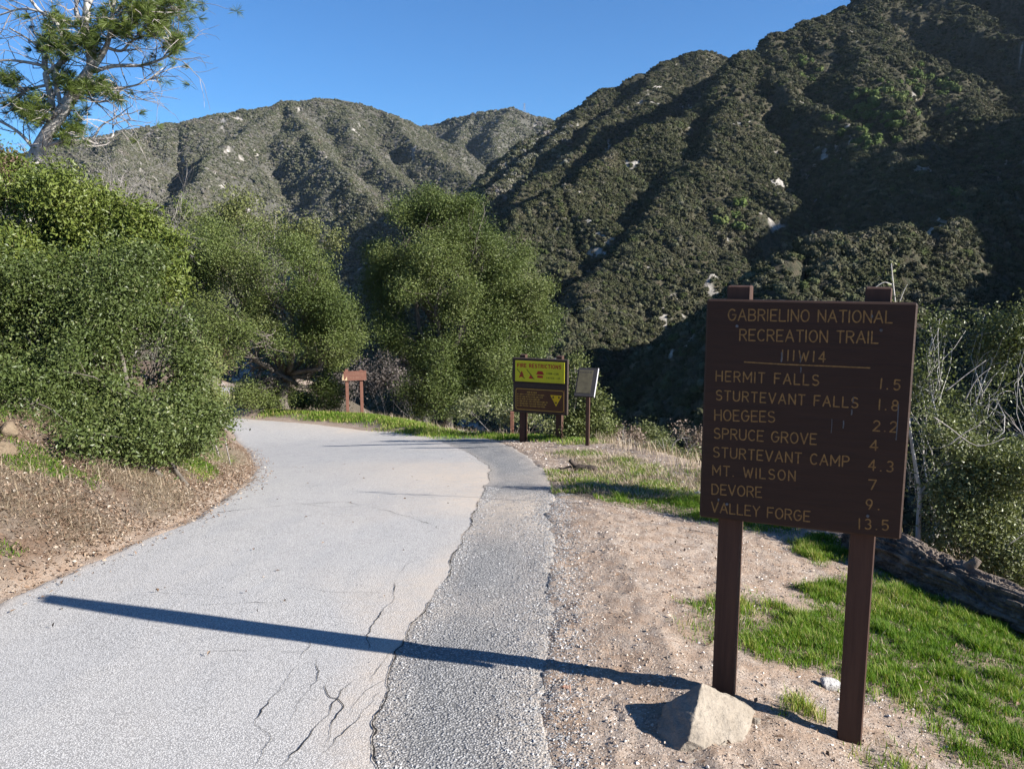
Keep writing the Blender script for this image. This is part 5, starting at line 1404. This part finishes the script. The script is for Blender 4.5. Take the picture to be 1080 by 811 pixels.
# the pyramid-shaped rock at the foot of the sign
c = np.array([*plan_g(741, 792), 0.0]); c[2] = base_z(c[0], c[1])
dd = 2.86
RP = [at(741, 718, 2.93), at(722, 733, 2.98), at(699, 744, 2.93), at(693, 770, 2.82), at(700, 792, 2.72), at(712, 796, 2.69), at(726, 780, 2.69), at(748, 791, 2.70), at(757, 785, 2.73), at(783, 780, 2.79), at(786, 762, 2.93), at(798, 749, 3.00), at(792, 744, 3.04), at(766, 730, 3.02),
      at(730, 745, 3.22), at(780, 748, 3.18), at(783, 795, 2.95), at(703, 760, 3.05)]
kd = c[1] / 2.70
RP = [np.array([0, 0, EYE]) + (p - np.array([0, 0, EYE])) * kd - c for p in RP]
for k in (3, 4, 5, 6, 7, 8, 9): RP.append(RP[k] - np.array([0, 0, .10]))
rock = link("rock", hull_rock("rock", RP, 3, 5, .0060, .005), ROCK, loc=c)
tag(rock, "pyramid-shaped tan rock lying against the left post of the big brown sign", "rock")
def stone(px, py, size, label, mat, seed, name="stone", sq=.65, group=None):
    rr = np.random.default_rng(seed); x, y = plan_g(px, py); z = base_z(x, y)
    pts = unit(rr.normal(size=(14, 3))) * np.array([1, .8, sq]) * size * rr.uniform(.8, 1.1, (14, 1))
    o = link(name, hull_rock(name, pts, seed, 2, size * .03, size * .16), mat, loc=(x, y, z + size * sq * .45))
    return tag(o, label, "stone", group)
stone(874, 724, .062, "white rounded stone in the grass between the two posts of the big sign", WHITE, 21)
stone(797, 763, .026, "small tan stone touching the right side of the pyramid-shaped rock", ROCK, 22)
stone(6, 478, .09, "large tan boulder half buried in the bank under the dark shrub, far left", TANR, 23, "boulder", .9)
stone(8, 458, .09, "smaller tan boulder above the large one in the bank, far left", TANR, 26, "boulder", .9)
stone(735, 522, .05, "white stone in the shaded grass left of the big brown sign", WHITE, 24)
stone(486, 449, .10, "flat pale stone at the far corner of the asphalt before the fire board", WHITE, 25, sq=.4)
stone(598, 728, .020, "orange-brown stone chip on the dirt beside the asphalt edge", rock_mat("brick_chip", (.45, .25, .17), (.55, .34, .24)), 27, sq=.5)

# ------------------------------------------------------------------ uncountable ground cover
def gz_(x, y): return ground_fine(x, y)
def sample_region(n, x0, x1, y0, y1, prob, r):
    x = r.uniform(x0, x1, n); y = r.uniform(y0, y1, n)
    k = r.uniform(size=n) < prob(x, y)
    return x[k], y[k]
def blades(x, y, hgt, wid, r, lean=.45, z=None):
    n = len(x); z = gz_(x, y) if z is None else z
    a = r.uniform(0, 2 * np.pi, n); h = hgt * r.uniform(.45, 1.15, n); ln = h * r.uniform(.1, 1, n) * lean
    dx, dy = np.cos(a), np.sin(a); wx, wy = -dy * wid * .5, dx * wid * .5
    p = np.c_[x, y, z - .004]
    def off(u, v, k): return p + np.c_[dx * ln * u + wx * k, dy * ln * u + wy * k, h * v]
    v = np.stack([off(0, 0, -1), off(0, 0, 1), off(.35, .55, .85), off(.35, .55, -.85), off(1, .95, 0)], 1).reshape(-1, 3)
    b = np.arange(n)[:, None] * 5
    return v, b + np.array([[0, 1, 2, 3]]), b + np.array([[3, 2, 4]])
def blade_object(name, groups, mat, label, cat, seed):
    r = np.random.default_rng(seed); V = []; F4 = []; F3 = []; T = []; n = 0
    for (x, y, h, w, lean, t0) in groups:
        v, a, b = blades(x, y, h, w, r, lean); V.append(v); F4.append(a + n); F3.append(b + n); n += len(v)
        T.append(np.repeat(np.clip(t0 + .25 * fbm(x * 1.5, y * 1.5, 5, 3) + .22 * r.normal(size=len(x)), 0, 1), 5))
    me = new_mesh(name, np.vstack(V), [np.vstack(F4), np.vstack(F3)]); attr(me, "tint", np.concatenate(T))
    o = link(name, me, mat); return tag(o, label, cat, kind="stuff")
GRASS = leaf_mat("grass_blade", [(0, (0.042, 0.093, 0.008)), (0.45, (0.084, 0.164, 0.015)), (0.75, (0.148, 0.221, 0.029)), (0.9, (0.237, 0.247, 0.063)), (1, (0.375, 0.326, 0.143))], rough=.6, trans=.3, spec=.12)
STRAW = leaf_mat("dry_grass_blade", [(0, (0.14, 0.10, 0.065)), (0.5, (0.27, 0.21, 0.14)), (1, (0.44, 0.37, 0.28))], rough=.7, trans=.15)
r = np.random.default_rng(300)
def gp(pw): return lambda x, y: grass_amount(x, y) ** pw
x1, y1 = sample_region(700000, .8, 5.2, 1.6, 8, gp(1.5), r)
cl1 = fbm(x1 * 7.5, y1 * 7.5, 55, 3) + .6 * fbm(x1 * 1.6, y1 * 1.6, 56, 3); k = r.uniform(size=len(x1)) < np.clip(.72 + .9 * cl1, .2, 1) * (.45 + .55 * sstep(1.1, 1.9, x1)); x1, y1, cl1 = x1[k], y1[k], cl1[k]
x2, y2 = sample_region(120000, .4, 3.6, 8, 15, lambda x, y: grass_amount(x, y) ** 1.6 * sstep(-.35, .45, fbm(x * 2.6, y * 2.6, 57, 4)), r)
x3, y3 = sample_region(160000, -8, 1.6, 13.5, 26, gp(1.3), r)
x4, y4 = sample_region(620000, -6.8, -2.2, 3.0, 11, lambda x, y: .75 * green_bank(x, y), r)
blade_object("green_grass", [(x1, y1, .040 * (.7 + 1.7 * sstep(-.3, .8, cl1) * (.4 + .6 * grass_amount(x1, y1))), .0042, .8, .52 + .25 * cl1), (x2, y2, .055, .006, .9, .62), (x3, y3, .10, .014, .6, .65), (x4, y4, .042, .006, 1.3, .58)], GRASS, "short green grass in patches on the dirt shoulder and bank", "grass", 301)
def lip_prob(x, y):
    d, _, _, s = near_poly(x, y, LIP); return np.where(s > 0, 1, .5) * np.exp(-(d / np.where(s > 0, 1.0, .25)) ** 2) * sstep(-.5, .3, fbm(x * 2, y * 2, 61, 3))
def bank_prob(x, y):
    d, _, _, s = near_poly(x, y, TOE); return (s < 0) * sstep(.0, .3, d) * (1 - .8 * sstep(2.2, 3.2, d)) * sstep(-.45, .35, fbm(x * 1.6, y * 1.6, 65, 4))
x5, y5 = sample_region(60000, -9, 5, 5, 27, lip_prob, r)
x6, y6 = sample_region(150000, -7.5, -2.2, 2.5, 13, lambda x, y: .13 * bank_prob(x, y), r)
x8, y8 = sample_region(520000, -7.0, -2.2, 2.5, 14, lambda x, y: .95 * bank_prob(x, y), r)
x10, y10 = sample_region(26000, -7.0, -2.2, 2.5, 14, lambda x, y: .8 * bank_prob(x, y), r)
x9, y9 = sample_region(60000, .4, 3.6, 8, 15, lambda x, y: .5 * np.clip(grass_amount(x, y) * 1.6, 0, 1), r)
x7, y7 = sample_region(40000, .8, 5.2, 1.6, 8, lambda x, y: .22 * np.clip(grass_amount(x, y) * 1.6, 0, 1), r)
blade_object("dry_grass", [(x5, y5, .20, .008, .9, .5), (x6, y6, .12, .0045, 1.2, .5), (x8, y8, .034, .0036, 5.5, .62), (x10, y10, .05, .005, 7.0, .25), (x7, y7, .05, .004, 1.2, .6), (x9, y9, .06, .006, 1.6, .6)], STRAW, "dry straw-coloured grass on the bank and canyon edge", "grass", 302)
# fallen leaves on the bank and along its foot
def leaf_prob(x, y):
    d, _, _, s = near_poly(x, y, TOE); sd_ = np.where(s < 0, d, -d)
    return np.maximum(sstep(-.06, .08, sd_), .10 * sstep(-.35, -.02, sd_)) * (1 - .85 * sstep(.5, 2.6, sd_)) * (.35 + .65 * sstep(-.3, .4, fbm(x * 2, y * 2, 81, 3)))
xa, ya = sample_region(420000, -7.5, -2.1, 2.2, 17, leaf_prob, r)
xb, yb = sample_region(9000, .6, 4.6, 1.8, 9, lambda x, y: .25 + .5 * (grass_amount(x, y) > .2), r)
xc, yc = sample_region(400, -3.0, .8, 1.5, 12, lambda x, y: np.full(np.shape(x), .22), r)
x = np.concatenate([xa, xb, xc]); y = np.concatenate([ya, yb, yc])
P = np.c_[x, y, np.maximum(gz_(x, y), np.where(inside(x, y, np.vstack([TOE, RE[::-1]])), road_z(x, y), -99)) + .006]
n = len(P); nr = unit(r.normal(size=(n, 3)) * .45 + np.array([0, 0, 1])); t = unit(np.cross(nr, r.normal(size=(n, 3)))); b = np.cross(nr, t); L = (.022 * r.uniform(.5, 1.7, n))[:, None]
v = np.stack([P, P + t * L * .5 + b * L * .28 + nr * L * .15, P + t * L, P + t * L * .5 - b * L * .28 + nr * L * .15], 1).reshape(-1, 3)
me = new_mesh("leaf_litter", v, np.arange(len(v)).reshape(-1, 4)); attr(me, "tint", np.repeat(r.uniform(0, 1, n), 4))
LITTER = leaf_mat("fallen_leaf", [(0, (0.085, 0.050, 0.032)), (0.5, (0.19, 0.125, 0.082)), (0.85, (0.31, 0.235, 0.17)), (1, (0.45, 0.39, 0.32))], trans=.05, rough=.7)
tag(link("leaf_litter", me, LITTER), "fallen brown leaves scattered along the bank and grass", "leaves", kind="stuff")
# loose stones: pebbles on the dirt, broken asphalt along the patch
def pebble_mesh(name, x, y, z, size, r):
    n = len(x); base = np.array([[1, 0, 0], [0, 1, 0], [-1, 0, 0], [0, -1, 0], [0, 0, 1], [0, 0, -1]], float)
    d = base[None] * r.uniform(.55, 1.2, (n, 6, 1)) + r.normal(size=(n, 6, 3)) * .18
    a = r.uniform(0, 6.28, n); ca_, sa_ = np.cos(a)[:, None], np.sin(a)[:, None]
    X = d[..., 0] * ca_ - d[..., 1] * sa_; Y = d[..., 0] * sa_ + d[..., 1] * ca_
    v = np.stack([x[:, None] + X * size[:, None], y[:, None] + Y * size[:, None], z[:, None] + size[:, None] * .25 + d[..., 2] * size[:, None] * .6], -1).reshape(-1, 3)
    f = np.array([[0, 1, 4], [1, 2, 4], [2, 3, 4], [3, 0, 4], [1, 0, 5], [2, 1, 5], [3, 2, 5], [0, 3, 5]])
    me = new_mesh(name, v, (np.arange(n)[:, None, None] * 6 + f[None]).reshape(-1, 3)); attr(me, "tint", np.repeat(r.uniform(size=n), 6)); return me
PEB = NT("pebble"); PEB.bsdf(PEB.ramp(PEB.attr("tint"), [(0, (.16, .115, .085)), (.4, (.33, .25, .19)), (.8, (.48, .41, .34)), (.97, (.66, .62, .57))]), .9, spec=.2)
ASC = NT("asphalt_crumb"); ASC.bsdf(ASC.ramp(ASC.attr("tint"), [(0, (.10, .10, .105)), (.5, (.24, .24, .24)), (1, (.46, .45, .44))]), .9, spec=.2)
def dirt_prob(x, y):
    dl_, _, _, s1 = near_poly(x, y, LIP); dp, _, _, s2 = near_poly(x, y, PE)
    return (s1 < 0) * (s2 > 0) * np.clip(.25 + .55 * fbm(x * 1.7, y * 1.7, 91, 4) + .5 * np.exp(-(dp / .25) ** 2), .05, 1) * (1 - .8 * grass_amount(x, y))
xp, yp_ = sample_region(120000, 0, 4.6, 1.5, 9, dirt_prob, r)
xq, yq = sample_region(30000, -.6, 3.2, 9, 16, dirt_prob, r)
x = np.concatenate([xp, xq]); y = np.concatenate([yp_, yq]); s = .0028 + .0075 * r.uniform(size=len(x)) ** 6 + .0015 * r.uniform(size=len(x)); s = s * np.where(y > 9, 1.7, 1)
s[r.uniform(size=len(s)) < .004] *= 2.0
tag(link("pebbles", pebble_mesh("pebbles", x, y, gz_(x, y), s, r), PEB.m), "small pebbles and grit scattered over the dirt shoulder", "pebbles", kind="stuff")
def crumb_prob(x, y):
    d1, _, _, s1 = near_poly(x, y, RE); d2, _, _, s2 = near_poly(x, y, PE)
    return (s1 > 0) * (s2 < 0) * np.clip(.9 * np.exp(-(d1 / .10) ** 2) + .8 * np.exp(-(d2 / .22) ** 2) + .25 * sstep(.05, .5, fbm(x * 2.3, y * 1.6, 95, 3)) + .04, 0, 1) + (s2 > 0) * .9 * np.exp(-(d2 / .12) ** 2)
xp, yp_ = sample_region(150000, -.8, 1.0, 1.4, 8.5, crumb_prob, r)
z = np.where(inside(xp, yp_, SHOULDER), np.maximum(patch_z(xp, yp_), gz_(xp, yp_)), gz_(xp, yp_)); s = .0028 + .0055 * r.uniform(size=len(xp)) ** 4
tag(link("asphalt_crumbs", pebble_mesh("asphalt_crumbs", xp, yp_, z, s, r), ASC.m), "loose crumbs of broken asphalt along the patched road edge", "gravel", kind="stuff")
xp, yp_ = sample_region(2500, -4, .6, 1.4, 14, lambda x, y: np.where(inside(x, y, np.vstack([TOE, RE[::-1]])), .12, 0), r)
tag(link("road_grit", pebble_mesh("road_grit", xp, yp_, road_z(xp, yp_), .0022 + .004 * r.uniform(size=len(xp)) ** 5, r), ASC.m), "sparse grit lying on the pale road", "gravel", kind="stuff")
# ------------------------------------------------------------------ haze over the distance
m = NT("haze_air")
v = m.node("ShaderNodeVolumePrincipled", {"Color": (0.66, 0.80, 1.0), "Density": 0.000016, "Anisotropy": 0.2})
m.l.new(v.outputs[0], m.out.inputs["Volume"])
zl = min(float(np.min(np.array(o.bound_box)[:, 2])) for o in scene.objects if o.type == 'MESH' and o.name.startswith(("ground", "mountains")))
zh = max(float(np.max(np.array(o.bound_box)[:, 2])) for o in scene.objects if o.type == 'MESH' and o.name.startswith("mountains")) + 25
mb = MB(); mb.box((-5600, -900, zl - 1), (5600, 5600, zh))
hz = link("haze", mb.mesh("haze"), m.m); tag(hz, "thin blue haze over the far mountains", "haze", kind="stuff")
